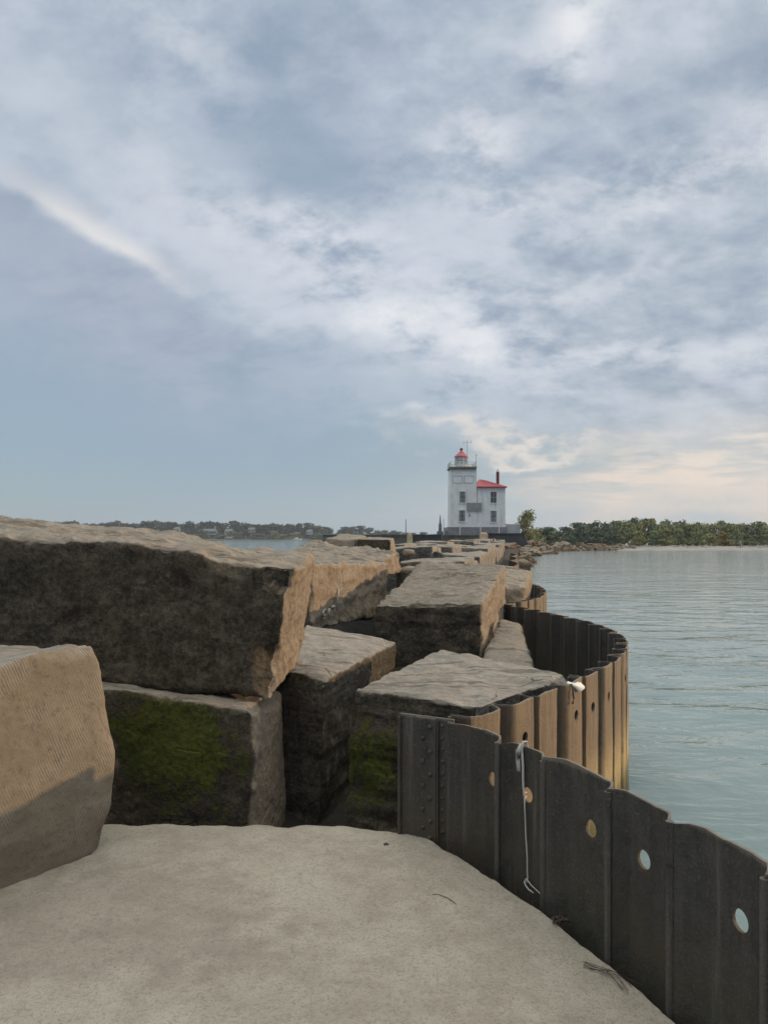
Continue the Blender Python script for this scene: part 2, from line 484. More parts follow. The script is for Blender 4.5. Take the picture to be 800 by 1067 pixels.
M['slab'] = slab_mat()
M['steel'] = steel_mat()
M['water'] = water_mat()
M['fill'] = simple('dark_rubble_fill', (0.028, 0.025, 0.020), 0.95, 0.4, 5, 0.6, bdist=0.05)
def white_wall():
    m, N, b = new_mat('white_painted_brick')
    g = N.node('ShaderNodeNewGeometry'); P = g.outputs['Position']
    runs = N.noise(N.vscale(P, (1.6, 1.6, 0.16)), 1.0, 6, 0.65); n = N.noise(P, 0.9, 6, 0.65)
    c = N.mix(N.ramp(n, 0.35, 0.65), (0.74, 0.735, 0.73), (0.84, 0.835, 0.83))
    c = N.mix(N.ramp(runs, 0.52, 0.70) * 0.6, c, (0.45, 0.43, 0.41))
    N.put(b.inputs['Base Color'], c); b.inputs['Roughness'].default_value = 0.75
    return m


M['white'] = white_wall()
M['white_metal'] = simple('white_painted_metal', (0.62, 0.62, 0.60), 0.5, 0.08, 3, 0.0)
M['panel_grey'] = simple('pale_grey_trim', (0.46, 0.47, 0.49), 0.8, 0.1, 1.5, 0.0)
M['plinth'] = simple('grey_plinth_stone', (0.235, 0.235, 0.25), 0.85, 0.15, 1.5, 0.2)
M['red'] = simple('red_roof_metal', (0.45, 0.085, 0.10), 0.55, 0.12, 1.2, 0.05)
M['dark_red'] = simple('dark_red_brick', (0.16, 0.035, 0.035), 0.8, 0.2, 2, 0.1)
M['grey_board'] = simple('grey_weathered_board', (0.27, 0.275, 0.27), 0.8, 0.12, 2.0, 0.1)
M['pane'] = simple('dim_window_glass', (0.055, 0.06, 0.07), 0.15, 0.3, 1.5, 0.0)
M['shutter'] = simple('grey_window_board', (0.20, 0.215, 0.235), 0.6, 0.2, 1.5, 0.05)
M['lantern'] = simple('lantern_glass', (0.50, 0.54, 0.54), 0.1, 0.1, 1.0, 0.0)
M['deck'] = simple('grey_deck_edge', (0.20, 0.185, 0.165), 0.8, 0.2, 2.0, 0.1)
M['crib'] = simple('black_crib_concrete', (0.042, 0.045, 0.048), 0.85, 0.35, 0.7, 0.3, bdist=0.05)
M['conc'] = simple('pale_concrete', (0.29, 0.275, 0.235), 0.9, 0.2, 1.0, 0.3, bdist=0.03)
M['conc_dark'] = simple('mossy_concrete', (0.115, 0.115, 0.092), 0.9, 0.3, 0.8, 0.3, bdist=0.03)
M['tan'] = simple('tan_concrete', (0.50, 0.39, 0.24), 0.9, 0.15, 2.0, 0.2)
M['bark'] = simple('bark', (0.10, 0.085, 0.07), 0.9, 0.3, 3.0, 0.2)
M['leaf_blue'] = leaf_mat('blue_green_foliage', (0.060, 0.086, 0.058), (0.150, 0.185, 0.115), 0.35)
M['leaf_dark'] = leaf_mat('dark_far_foliage', (0.022, 0.040, 0.030), (0.058, 0.086, 0.056), 0.2)
M['leaf_green'] = leaf_mat('green_foliage', (0.115, 0.148, 0.075), (0.29, 0.305, 0.145), 0.5)
M['leaf_olive'] = leaf_mat('olive_foliage', (0.14, 0.148, 0.068), (0.34, 0.325, 0.145), 0.6)
M['leaf_yellow'] = leaf_mat('yellowing_foliage', (0.14, 0.125, 0.035), (0.33, 0.26, 0.085), 0.6)
M['sand'] = simple('grey_beach_sand', (0.30, 0.275, 0.245), 0.95, 0.15, 0.3, 0.0)
M['shore'] = simple('far_shore_grass', (0.075, 0.085, 0.050), 0.95, 0.3, 0.02, 0.0)
M['driftwood'] = simple('bleached_driftwood', (0.50, 0.47, 0.42), 0.9, 0.2, 1.0, 0.1)
M['rope'] = simple('off_white_cord', (0.52, 0.50, 0.46), 0.9, 0.12, 200, 0.3, bdist=0.002)
M['plastic'] = simple('white_plastic', (0.82, 0.80, 0.76), 0.45, 0.05, 20, 0.0)
M['twig'] = simple('dry_brown_twig', (0.075, 0.055, 0.04), 0.9, 0.3, 60, 0.0)
M['bird'] = simple('dark_bird', (0.03, 0.03, 0.03), 0.9, 0.1, 3, 0.0)
M['pole'] = simple('weathered_grey_post', (0.14, 0.145, 0.15), 0.7, 0.2, 2.0, 0.1)
M['house'] = simple('pale_house_siding', (0.46, 0.47, 0.48), 0.8, 0.1, 0.2, 0.0)
M['house_tan'] = simple('tan_house_siding', (0.36, 0.31, 0.26), 0.8, 0.1, 0.2, 0.0)
M['roof_grey'] = simple('grey_house_roof', (0.15, 0.155, 0.165), 0.8, 0.1, 0.2, 0.0)
M['paint'] = simple('chalky_white_paint', (0.40, 0.39, 0.36), 0.9, 0.25, 30, 0.0)


# ------------------------------------------------------------------ setting
def make_water():
    bm = bmesh.new()
    bmesh.ops.create_grid(bm, x_segments=8, y_segments=8, size=1500)
    me = bpy.data.meshes.new('water'); bm.to_mesh(me); bm.free()
    o = link_mesh('water', me, M['water'], loc=(0, 0, 0))
    tag(o, kind='structure')


make_water()


def pier_axis(y):            # x of the pile wall's cusps along the breakwater
    return 0.40 + 0.186 * (y - 4.2)


def make_ground():
    """rubble core of the breakwater under slab and blocks"""
    vs, fs = [], []
    ys = [-4 + i * 1.5 for i in range(83)]
    for y in ys:
        xr = pier_axis(y) - 0.05
        if y < 4.2: xr = 0.30
        xl = xr - 4.2
        if y < 8: xl = min(xl, -4.4)
        z = 0.22 if y < 14 else 0.9
        for dx, zz in ((xl - 2.6, -1.2), (xl - 0.6, 0.05), (xl, z), (0.5 * (xl + xr), z), (xr, z), (xr + 0.01, -1.2)):
            j = noise.noise(Vector((dx * 3, y * 1.3, zz)))
            vs.append((dx + 0.0 * j, y, zz + (0.08 * j if zz > -1 else 0)))
    n = 6
    for i in range(len(ys) - 1):
        for k in range(n - 1):
            fs.append((i * n + k, i * n + k + 1, (i + 1) * n + k + 1, (i + 1) * n + k))
    me = bpy.data.meshes.new('ground'); me.from_pydata(vs, [], fs); me.update()
    tag(link_mesh('ground', me, M['fill']), kind='structure')


make_ground()

# ------------------------------------------------------------------ pile walls in plan
def catmull(pts, n=24):
    P = [Vector((p[0], p[1])) for p in pts]
    P = [P[0] * 2 - P[1]] + P + [P[-1] * 2 - P[-2]]
    out = []
    for i in range(1, len(P) - 2):
        for k in range(n):
            t = k / n
            a, b, c, d = P[i - 1], P[i], P[i + 1], P[i + 2]
            out.append(0.5 * ((2 * b) + (c - a) * t + (2 * a - 5 * b + 4 * c - d) * t * t + (3 * b - a - 3 * c + d) * t ** 3))
    out.append(P[-2])
    return out


class Path:
    a = 0.027
    def __init__(s, pts):
        s.p = catmull(pts); s.L = [0.0]
        for a, b in zip(s.p, s.p[1:]): s.L.append(s.L[-1] + (b - a).length)
        s.len = s.L[-1]
    def at(s, t):
        t = max(0.0, min(s.len - 1e-6, t))
        lo, hi = 0, len(s.L) - 1
        while hi - lo > 1:
            m = (lo + hi) // 2
            if s.L[m] <= t: lo = m
            else: hi = m
        f = (t - s.L[lo]) / max(1e-9, s.L[lo + 1] - s.L[lo])
        return s.p[lo].lerp(s.p[lo + 1], f)
    def nrm(s, t):
        d = s.at(t + 0.02) - s.at(t - 0.02); d.normalize()
        return d, Vector((d.y, -d.x))         # tangent, right-hand normal


CELL1 = [(0.37, 4.02), (0.57, 3.66), (0.745, 3.34), (0.91, 2.94), (1.045, 2.56), (1.145, 2.20), (1.215, 1.7), (1.235, 1.2), (1.20, 0.6), (1.10, 0.0), (0.92, -0.7), (0.68, -1.3), (0.40, -1.9)]
CELL2 = [(0.405, 4.10), (0.677, 4.38), (0.987, 4.79), (1.36, 5.28), (1.745, 5.89), (2.05, 6.52), (2.30, 7.25), (2.395, 7.95), (2.36, 8.70), (2.21, 9.54), (2.00, 10.3), (1.74, 11.05)]
CELL3 = [(1.76, 11.12), (2.22, 11.7), (2.62, 12.6), (2.95, 13.8), (3.12, 15.1), (3.12, 16.4), (2.98, 17.9)]
CELL4 = [(2.99, 18.0), (3.40, 18.8), (3.78, 20.0), (4.02, 21.4), (4.16, 22.8), (4.22, 24.0), (4.2, 25.0)]
CELL5 = [(4.21, 25.1), (4.55, 26.0), (4.9, 27.4), (5.15, 28.8), (5.3, 30.2), (5.4, 31.6), (5.45, 32.4)]
CELL1 = CELL1[::-1]
WALL_TOP = 1.31
PITCH = 0.372


def t_at(path, px, ymin=0.5, ymax=99):
    best, bt = 1e9, 0
    for i in range(2401):
        t = path.len * i / 2400
        p = path.at(t)
        if p.y < ymin or p.y > ymax: continue
        e = abs(p.x / p.y - (px - CX) / FPX)
        if e < best: best, bt = e, t
    return bt


def prof(path, t):
    """sideways offset of the pile profile at run t: shallow pans, two sheets to a period"""
    i = 0
    while i < len(path.b) - 2 and t > path.b[i + 1]: i += 1
    f = (t - path.b[i]) / (path.b[i + 1] - path.b[i])
    a = path.a
    def sm(x): x = max(0.0, min(1.0, x)); return x * x * (3 - 2 * x)
    wl, wr = (0.26, 0.10) if i % 2 else (0.11, 0.20)
    v = min(sm(f / wl), sm((1 - f) / wr)) * 2 - 1
    v += 0.22 * sin(pi * f)
    return a * v


def sheet_mesh(path, t0, t1, holes, seed, zb=-1.0, sgn=1.0, cols=None, top_wob=0.017, zscale=1.0):
    """one sheet of piling between runs t0..t1, holes = list of (run, z, radius) cut right through"""
    rnd = random.Random(seed)
    th = 0.013
    W = t1 - t0
    jw0, jw1 = ((0.062, 0.022) if seed % 2 else (0.034, 0.022)) if path.a > 0.04 else (0.024, 0.024)  # wider strips of painted shade on alternate sheets of the deeper walls
    ts = {0.0, W}
    n = cols or 14
    for i in range(n + 1): ts.add(W * i / n)
    hs = 0.058
    hb = []
    for (ht, hz, hr) in holes:
        a, b = ht - hr * 1.5, ht + hr * 1.5
        ts = {t for t in ts if not (a - 0.012 < t < b + 0.012)}
        ts.add(a); ts.add(b); ts.add(0.0); ts.add(W)
        hb.append((a, b, hz - hr * 1.5, hz + hr * 1.5, ht, hz, hr))
    ts = sorted(ts)
    zs = {zb, 0.0, 0.15, 0.32, 0.5, 0.66, 0.8, 0.92, 1.0, 1.08, 1.15, 1.21, 1.26, WALL_TOP}
    for h in hb:
        zs = {z for z in zs if not (h[2] - 0.02 < z < h[3] + 0.02)}
        zs.add(h[2]); zs.add(h[3])
    zs.add(zb); zs.add(WALL_TOP)
    zs = sorted(zs)
    verts = []; faces = []; outer = []; joint = []; run = []
    cache = {}

    def pos(t, z, side):
        T = t0 + t
        p = path.at(T); d, nr = path.nrm(T)
        o = prof(path, T)
        dent = 0.006 * noise.noise(Vector((T * 3.1 + seed, z * 2.3, 4.0))) + 0.003 * noise.noise(Vector((T * 11, z * 9, seed)))
        o += dent + (th * 0.5 if side else -th * 0.5)
        if z >= WALL_TOP - 1e-6:
            edge = min(t, W - t)
            z = z + top_wob * noise.noise(Vector((T * 5.0, 1.7, seed * 0.37))) + 0.005 * noise.noise(Vector((T * 31, 0, seed))) - (0.012 * exp(-(edge / 0.03) ** 2) if seed % 3 == 0 else 0)
            o += 0.006 * noise.noise(Vector((T * 17, 8, seed)))
        q = p - nr * (-o) * 1.0
        return (q.x, q.y, z)

    def V(t, z, side):
        k = (round(t, 5), round(z, 5), side)
        if k not in cache:
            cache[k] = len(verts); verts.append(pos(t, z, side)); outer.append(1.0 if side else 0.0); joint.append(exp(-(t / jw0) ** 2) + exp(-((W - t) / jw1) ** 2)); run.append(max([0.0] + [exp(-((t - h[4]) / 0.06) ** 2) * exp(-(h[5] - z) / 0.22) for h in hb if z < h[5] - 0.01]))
        return cache[k]

    NS = 20
    def sq(h, i):            # i-th of NS points round the square patch, matched to the circle
        ang = 2 * pi * i / NS + pi / 4
        c, s_ = cos(ang), sin(ang)
        k = 1 / max(abs(c), abs(s_))
        return (h[4] + (h[1] - h[0]) / 2 * c * k, h[5] + (h[3] - h[2]) / 2 * s_ * k)
    for i in range(len(ts) - 1):
        for j in range(len(zs) - 1):
            a, b, c, d = ts[i], ts[i + 1], zs[j], zs[j + 1]
            if any(abs(a - h[0]) < 1e-6 and abs(c - h[2]) < 1e-6 for h in hb): continue
            for side in (0, 1):
                f = (V(a, c, side), V(b, c, side), V(b, d, side), V(a, d, side))
                faces.append(f if side == 0 else f[::-1])
    for h in hb:
        for side in (0, 1):
            for i in range(NS):
                s0, s1 = sq(h, i), sq(h, i + 1)
                c0 = (h[4] + h[6] * cos(2 * pi * i / NS + pi / 4), h[5] + h[6] * sin(2 * pi * i / NS + pi / 4))
                c1 = (h[4] + h[6] * cos(2 * pi * (i + 1) / NS + pi / 4), h[5] + h[6] * sin(2 * pi * (i + 1) / NS + pi / 4))
                f = (V(*s0, side), V(*s1, side), V(*c1, side), V(*c0, side))
                faces.append(f if side == 1 else f[::-1])
        for i in range(NS):
            c0 = (h[4] + h[6] * cos(2 * pi * i / NS + pi / 4), h[5] + h[6] * sin(2 * pi * i / NS + pi / 4))
            c1 = (h[4] + h[6] * cos(2 * pi * (i + 1) / NS + pi / 4), h[5] + h[6] * sin(2 * pi * (i + 1) / NS + pi / 4))
            faces.append((V(*c0, 0), V(*c1, 0), V(*c1, 1), V(*c0, 1)))
    for i in range(len(ts) - 1):           # rims
        faces.append((V(ts[i], zs[-1], 0), V(ts[i + 1], zs[-1], 0), V(ts[i + 1], zs[-1], 1), V(ts[i], zs[-1], 1)))
    for j in range(len(zs) - 1):
        faces.append((V(0.0, zs[j], 0), V(0.0, zs[j + 1], 0), V(0.0, zs[j + 1], 1), V(0.0, zs[j], 1)))
        faces.append((V(W, zs[j], 1), V(W, zs[j + 1], 1), V(W, zs[j + 1], 0), V(W, zs[j], 0)))
    # interlock: a thumb-and-finger bead down the leading edge
    p = path.at(t0); d, nr = path.nrm(t0); o = -path.a - 0.003
    c = p + nr * o
    base = len(verts)
    pts = []
    m = 10
    for k in range(m):
        ang = 2 * pi * k / m
        rx, ry = 0.015, 0.014
        v2 = c + d * (rx * cos(ang)) + nr * (ry * sin(ang))
        pts.append((v2, 1.0 if sin(ang) > 0.1 else 0.0))
    zz = [zb, 0.3, 0.75, 1.1, WALL_TOP + rnd.uniform(-0.012, 0.006)]
    for z in zz:
        for v2, s_ in pts:
            verts.append((v2.x, v2.y, z)); outer.append(s_); joint.append(1.0); run.append(0.0)
    for r in range(len(zz) - 1):
        for k in range(m):
            faces.append((base + r * m + k, base + r * m + (k + 1) % m, base + (r + 1) * m + (k + 1) % m, base + (r + 1) * m + k))
    faces.append(tuple(base + (len(zz) - 1) * m + k for k in range(m)))
    return verts, faces, outer, joint, run


def mesh_obj(name, v, f, mat, parent, attrs=None, off=None, smooth=True, fix=False):
    if off is not None: v = [(p[0] - off[0], p[1] - off[1], p[2] - off[2]) for p in v]
    me = bpy.data.meshes.new(name); me.from_pydata(v, [], f); me.update()
    for k, vals in (attrs or {}).items():
        a = me.attributes.new(k, 'FLOAT', 'POINT'); a.data.foreach_set('value', vals)
    o = link_mesh(name, me, mat, parent, smooth=smooth)
    if fix:
        bm = bmesh.new(); bm.from_mesh(me); bmesh.ops.recalc_face_normals(bm, faces=bm.faces); bm.to_mesh(me); bm.free()
    try: me.set_sharp_from_angle(angle=radians(38))
    except Exception: pass
    return o


def make_wall(pts, label, seed, cols=14, holes='all', start_hole=1, joints=None, hole_px=None, amp=0.028):
    path = Path(pts)
    path.a = amp
    path.b = joints(path) if joints else None
    root_loc = (path.at(0).x, path.at(0).y, 0)
    root = empty('sheet_pile_wall', root_loc)
    tag(root, label, 'pile wall', 'sheet pile walls along the breakwater')
    if path.b is None:
        n = max(1, round(path.len / PITCH))
        path.b = [i * path.len / n for i in range(n + 1)]
    n = len(path.b) - 1
    rnd = random.Random(seed)
    hp = [t_at(path, p, 1.6) for p in (hole_px or [])]
    for i in range(n):
        t0, t1 = path.b[i], path.b[i + 1]
        hl = []
        mine = [t for t in hp if t0 + .06 < t < t1 - .06]
        if mine: hl = [(mine[0] - t0, 1.08, 0.036)]
        elif hp and t1 > min(hp): pass
        elif holes and not (rnd.random() < 0.12) and i >= start_hole - 1:
            hl.append(((t1 - t0) * (0.42 + 0.16 * rnd.random()), 1.075 + rnd.uniform(-0.02, 0.02), 0.036))
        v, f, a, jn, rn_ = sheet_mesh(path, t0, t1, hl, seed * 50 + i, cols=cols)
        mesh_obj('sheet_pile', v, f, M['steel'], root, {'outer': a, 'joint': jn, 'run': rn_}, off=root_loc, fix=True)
    return root


def make_slab():
    """big stone slab the photograph was taken from; its right edge follows the inside of the pile wall"""
    path = Path(CELL1)
    bound = [path.at(path.len * i / 200) - path.nrm(path.len * i / 200)[1] * 0.038 for i in range(201)]
    def xr(y):
        best = None
        for a, b in zip(bound, bound[1:]):
            if (a.y - y) * (b.y - y) <= 0 and abs(a.y - b.y) > 1e-9:
                x = a.x + (b.x - a.x) * (y - a.y) / (b.y - a.y)
                best = x if best is None else max(best, x)
        return best
    def yback(x):            # back edge, uneven
        e = 4.36 if x < -0.35 else 4.36 - 0.11 * min(1, (x + 0.35) / 0.45) ** 1.4
        return e + 0.02 * noise.noise(Vector((x * 2.1, 0, 3))) + 0.018 * noise.noise(Vector((x * 8, 1, 3))) + 0.008 * noise.noise(Vector((x * 25, 2, 3)))
    ny, nx = 230, 170
    y0 = -1.7
    vs, fs = [], []
    for j in range(ny + 1):
        tj = j / ny
        tj = tj ** 0.55 if tj > 0 else 0        # finer towards the back edge
        for i in range(nx + 1):
            ti = i / nx
            yb = 4.36
            yy = y0 + (yb - y0) * tj
            x1 = xr(min(yy, 3.99)) if xr(min(yy, 3.99)) is not None else 0.3
            if yy > 3.99: x1 = 0.33 - (yy - 3.99) * 0.5
            x0 = -4.6
            x = x0 + (x1 - x0) * (1 - (1 - ti) ** 1.35)
            y = y0 + (yback(x) - y0) * tj
            p = Vector((x, y, 0))
            z = 0.65 + 0.020 * fb(p, 0.7, 3) + 0.008 * fb(p, 4.0, 4) + 0.0045 * fb(p, 16, 3)
            e = yback(x) - y
            z -= 0.050 * exp(-(e / 0.045)) * (1 + 0.6 * noise.noise(Vector((x * 6, 7, 0))))
            vs.append((x, y, z))
    W = nx + 1
    for j in range(ny):
        for i in range(nx):
            fs.append((j * W + i, j * W + i + 1, (j + 1) * W + i + 1, (j + 1) * W + i))
    # skirt down the four sides and a bottom
    ring = [(0, i) for i in range(nx)] + [(j, nx) for j in range(ny)] + [(ny, i) for i in range(nx, 0, -1)] + [(j, 0) for j in range(ny, 0, -1)]
    ids = [j * W + i for j, i in ring]
    b0 = len(vs)
    for k in ids:
        v = vs[k]; vs.append((v[0], v[1] - (0.03 if v[1] > 4 else 0), 0.18))
    n = len(ids)
    for k in range(n):
        fs.append((ids[k], b0 + k, b0 + (k + 1) % n, ids[(k + 1) % n]))
    fs.append(tuple(b0 + k for k in range(n)))
    loc = (-1.5, 1.0, 0.18)
    o = mesh_obj('stone_slab', vs, fs, M['slab'], None, off=loc)
    bm = bmesh.new(); bm.from_mesh(o.data); bmesh.ops.recalc_face_normals(bm, faces=bm.faces); bm.to_mesh(o.data); bm.free()
    o.location = loc
    tag(o, 'broad flat gritty grey slab in the foreground, beside the rusty pile wall', 'stone slab')


make_slab()

# ------------------------------------------------------------------ blocks
def block(label, C, res=0.03, r=0.05, rough=0.02, seed=0, mat='stone', stain=None, moss=None, group='stone blocks of the breakwater',
          strata=0.0, ridge=0.0, deform=None, chips=1.0, name='stone_block', moss_z=None, cat='stone block', lat=(0.96, -0.26)):
    """hewn block from eight corners (front-left, front-right, back-right, back-left; bottom then top), worn edges and rough faces.
    stain / moss: dict face -> 0..1, faces L R F B D T"""
    C = [Vector(c) for c in C]
    eu = ((C[1] - C[0]) + (C[2] - C[3]) + (C[5] - C[4]) + (C[6] - C[7])) / 4
    ev = ((C[3] - C[0]) + (C[2] - C[1]) + (C[7] - C[4]) + (C[6] - C[5])) / 4
    ew = ((C[4] - C[0]) + (C[5] - C[1]) + (C[6] - C[2]) + (C[7] - C[3])) / 4
    L = (eu.length, ev.length, ew.length)
    E = (eu.normalized(), ev.normalized(), ew.normalized())
    n = [max(3, int(l / res)) for l in L]
    stain = stain or {}; moss = moss or {}
    sd = Vector((seed * 7.31, seed * 3.17, seed * 5.77))
    idx = {}; vs = []; fs = []; A = []; Bm = []

    rs = random.Random(seed * 17 + 3)
    scoops = []
    def add_scoop(e, m, R, dep): scoops.append((e, m.normalized(), R, dep))
    def tri(u, v, w):
        a = C[0].lerp(C[1], u); b = C[3].lerp(C[2], u); c = C[4].lerp(C[5], u); d = C[7].lerp(C[6], u)
        return a.lerp(b, v).lerp(c.lerp(d, v), w)

    for _ in range(int(13 * chips) if min(L) > 0.3 else 2):
        kind = rs.randrange(4); t = rs.random()
        if kind == 0: uvw, m = (t, 0, 1), -E[1] + E[2] * rs.uniform(.4, 1.2)
        elif kind == 1: uvw, m = (1, t, 1), E[0] + E[2] * rs.uniform(.4, 1.2)
        elif kind == 2: uvw, m = (1, 0, t), E[0] * rs.uniform(.5, 1) - E[1]
        else: uvw, m = (rs.choice((0, 1)), 0, rs.choice((0, 1))), E[0] * rs.uniform(-1, 1) - E[1] + E[2] * rs.uniform(-1, 1)
        R = (.05 + .15 * rs.random() ** 2) * min(1.2, max(.5, min(L)))
        add_scoop(tri(*uvw), m, R, R * rs.uniform(.16, .30))

    def vert(i, j, k):
        key = (i, j, k)
        if key in idx: return idx[key]
        q = [i / n[0] * L[0], j / n[1] * L[1], k / n[2] * L[2]]
        p0 = tri(i / n[0], j / n[1], k / n[2])
        rr = r * (0.55 + 0.45 * chips * max(0.0, 1.1 * fb(p0 + sd, 2.4, 3)) + 0.9 * chips * max(0.0, fb(p0 + sd * 2, 6.5, 3)) ** 1.3)
        rr = min(rr, 0.45 * min(L))
        inn = [min(max(q[m], rr), L[m] - rr) for m in range(3)]
        dv = Vector([q[m] - inn[m] for m in range(3)])
        nl = dv.normalized()
        q2 = [inn[m] + nl[m] * rr for m in range(3)]
        u, v, w = (q2[m] / L[m] for m in range(3))
        p = tri(u, v, w)
        nw = (E[0] * nl[0] + E[1] * nl[1] + E[2] * nl[2]).normalized()
        s = p + sd
        top = max(0.0, nl[2]); side = 1 - top
        dsp = rough * (0.9 * fb(s, 1.4, 3) + 0.55 * fb(s, 5.0, 4)) + rough * 0.28 * fb(s, 17.0, 3)
        if strata and side > 0.1:
            t = noise.noise(Vector((s.x * 1.2, s.y * 1.2, s.z * 9.0))) + 0.6 * noise.noise(Vector((s.x * 2.5, s.y * 2.5, s.z * 21.0)))
            dsp += strata * side * (t - 0.5 * max(0, noise.noise(Vector((s.x * 0.8, s.y * 0.8, s.z * 6.5)))) ** 0.5)
        if ridge and top > 0.1:
            a = s.x * lat[0] + s.y * lat[1]; b_ = -s.x * lat[1] + s.y * lat[0]
            t = noise.ridged_multi_fractal(Vector((a * 1.1, b_ * 4.6, 0.5 * s.z)), 0.9, 2.1, 4, 0.9, 2.0) - 1.0
            dsp += ridge * top * t
        p = p + nw * dsp
        for e, m, R, dep in scoops:
            g_ = p - e
            if g_.length < R * 1.3:
                over_ = g_.dot(m) + dep * max(0.0, 1.0 - (g_.length / (R * 1.25)) ** 2)
                if over_ > 0 and g_.length < R * 1.25: p = p - m * over_ * (1.0 + 0.25 * noise.noise(p * 22))
        if deform: p = deform(p, (u, v, w), nl)
        idx[key] = len(vs); vs.append(p)
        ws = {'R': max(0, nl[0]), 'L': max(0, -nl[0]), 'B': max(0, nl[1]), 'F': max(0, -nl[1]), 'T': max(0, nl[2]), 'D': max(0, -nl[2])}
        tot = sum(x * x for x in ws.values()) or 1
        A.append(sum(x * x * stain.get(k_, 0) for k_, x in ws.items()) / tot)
        mz = 1.0 if moss_z is None else max(0.0, moss_z(p))
        Bm.append(sum(x * x * moss.get(k_, 0) for k_, x in ws.items()) / tot * mz)
        return idx[key]

    for a in range(n[0]):
        for b in range(n[1]):
            fs.append((vert(a, b, n[2]), vert(a + 1, b, n[2]), vert(a + 1, b + 1, n[2]), vert(a, b + 1, n[2])))
            fs.append((vert(a, b + 1, 0), vert(a + 1, b + 1, 0), vert(a + 1, b, 0), vert(a, b, 0)))
    for a in range(n[0]):
        for c in range(n[2]):
            fs.append((vert(a, 0, c), vert(a + 1, 0, c), vert(a + 1, 0, c + 1), vert(a, 0, c + 1)))
            fs.append((vert(a, n[1], c + 1), vert(a + 1, n[1], c + 1), vert(a + 1, n[1], c), vert(a, n[1], c)))
    for b in range(n[1]):
        for c in range(n[2]):
            fs.append((vert(n[0], b, c), vert(n[0], b + 1, c), vert(n[0], b + 1, c + 1), vert(n[0], b, c + 1)))
            fs.append((vert(0, b, c + 1), vert(0, b + 1, c + 1), vert(0, b + 1, c), vert(0, b, c)))
    loc = (C[0] + C[1] + C[2] + C[3]) / 4
    o = mesh_obj(name, [tuple(v) for v in vs], fs, M[mat], None, {'stain': A, 'moss': Bm}, off=loc)
    o.location = loc
    tag(o, label, cat, group)
    return o


def gz(cx, cz, sx, sz, cy=None):
    def f(p): return exp(-((p.x - cx) / sx) ** 2 - ((p.z - cz) / sz) ** 2)
    return f


# A: the huge dark block lying across the left
def deform_a(p, uvw, nl):
    u, v, w = uvw
    p = p.copy()
    # uneven lower edge, and the broken scoop at the lower front right corner
    if w < 0.35: p.z += 0.035 * (0.35 - w) / 0.35 * (noise.noise(Vector((p.x * 2.2, 1, 1))) + 0.6)
    q = Vector((p.x + 0.70, p.y - 4.88, p.z - 1.47))
    k = exp(-((q.x + 0.03) / 0.10) ** 2 - (q.z / 0.17) ** 2) * max(0.0, 1 - max(0, q.y) / 0.3)
    p.y += 0.13 * k; p.x -= 0.02 * k
    # the right end is a rough vertical fracture
    if nl[0] > 0.4:
        p.x += 0.012 * noise.noise(Vector((p.y * 34, p.z * 2.0, 5))) + 0.03 * noise.noise(Vector((p.y * 4, p.z * 2.2, 9)))
    if w > 0.8 and u > 0.8:
        p.z -= 0.03 * (w - 0.8) / 0.2 * (0.5 + noise.noise(Vector((p.x * 4, p.y * 4, 2))))
    p.z += 0.055 * exp(-((p.x + 1.85) / 0.65) ** 2) * w
    return p


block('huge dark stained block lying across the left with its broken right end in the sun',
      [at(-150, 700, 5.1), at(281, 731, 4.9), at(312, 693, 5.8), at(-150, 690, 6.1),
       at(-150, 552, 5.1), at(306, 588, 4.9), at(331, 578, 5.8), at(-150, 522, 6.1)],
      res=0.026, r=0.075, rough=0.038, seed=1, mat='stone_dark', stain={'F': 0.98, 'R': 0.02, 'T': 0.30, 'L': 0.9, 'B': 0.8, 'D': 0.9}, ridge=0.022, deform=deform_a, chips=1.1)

# B: tooled block at the left edge
def deform_b(p, uvw, nl):
    u, v, w = uvw
    p = p.copy()
    al = Vector((0.62, 0.78, 0))
    if u > 0.6:            # the right edge swells outwards half way down
        p += al * 0.085 * (u - 0.6) / 0.4 * exp(-((w - 0.45) / 0.36) ** 2) - al * 0.03 * max(0, w - 0.9) / 0.1
    if w < 0.22:           # broken, undercut foot
        k = (0.22 - w) / 0.22
        p.z += k * (0.08 * max(0, u - 0.5) * max(0, noise.noise(Vector((p.x * 3.0, p.y * 3.0, 2))) + 0.3) * 2)
        p += Vector((-0.8, 0.6, 0)) * 0.03 * k
    p.z += 0.02 * noise.noise(Vector((p.x * 5, p.y * 5, 1))) * (1 if w > 0.9 else 0)
    return p


block('tan tool-marked block at the left edge, standing on the slab',
      [Vector((-2.27, 2.78, 0.49)), at(108, 889, 3.93), Vector((-2.25, 4.52, 0.62)), Vector((-3.05, 3.5, 0.62)),
       Vector((-2.26, 2.82, 1.66)), at(101, 670, 3.95), Vector((-2.33, 4.60, 1.63)), Vector((-3.05, 3.55, 1.68))],
      res=0.022, r=0.035, rough=0.014, seed=2, mat='stone_tool', stain={'B': 0.8, 'L': 0.8, 'D': 0.8, 'T': 0.05}, deform=deform_b, chips=1.6)

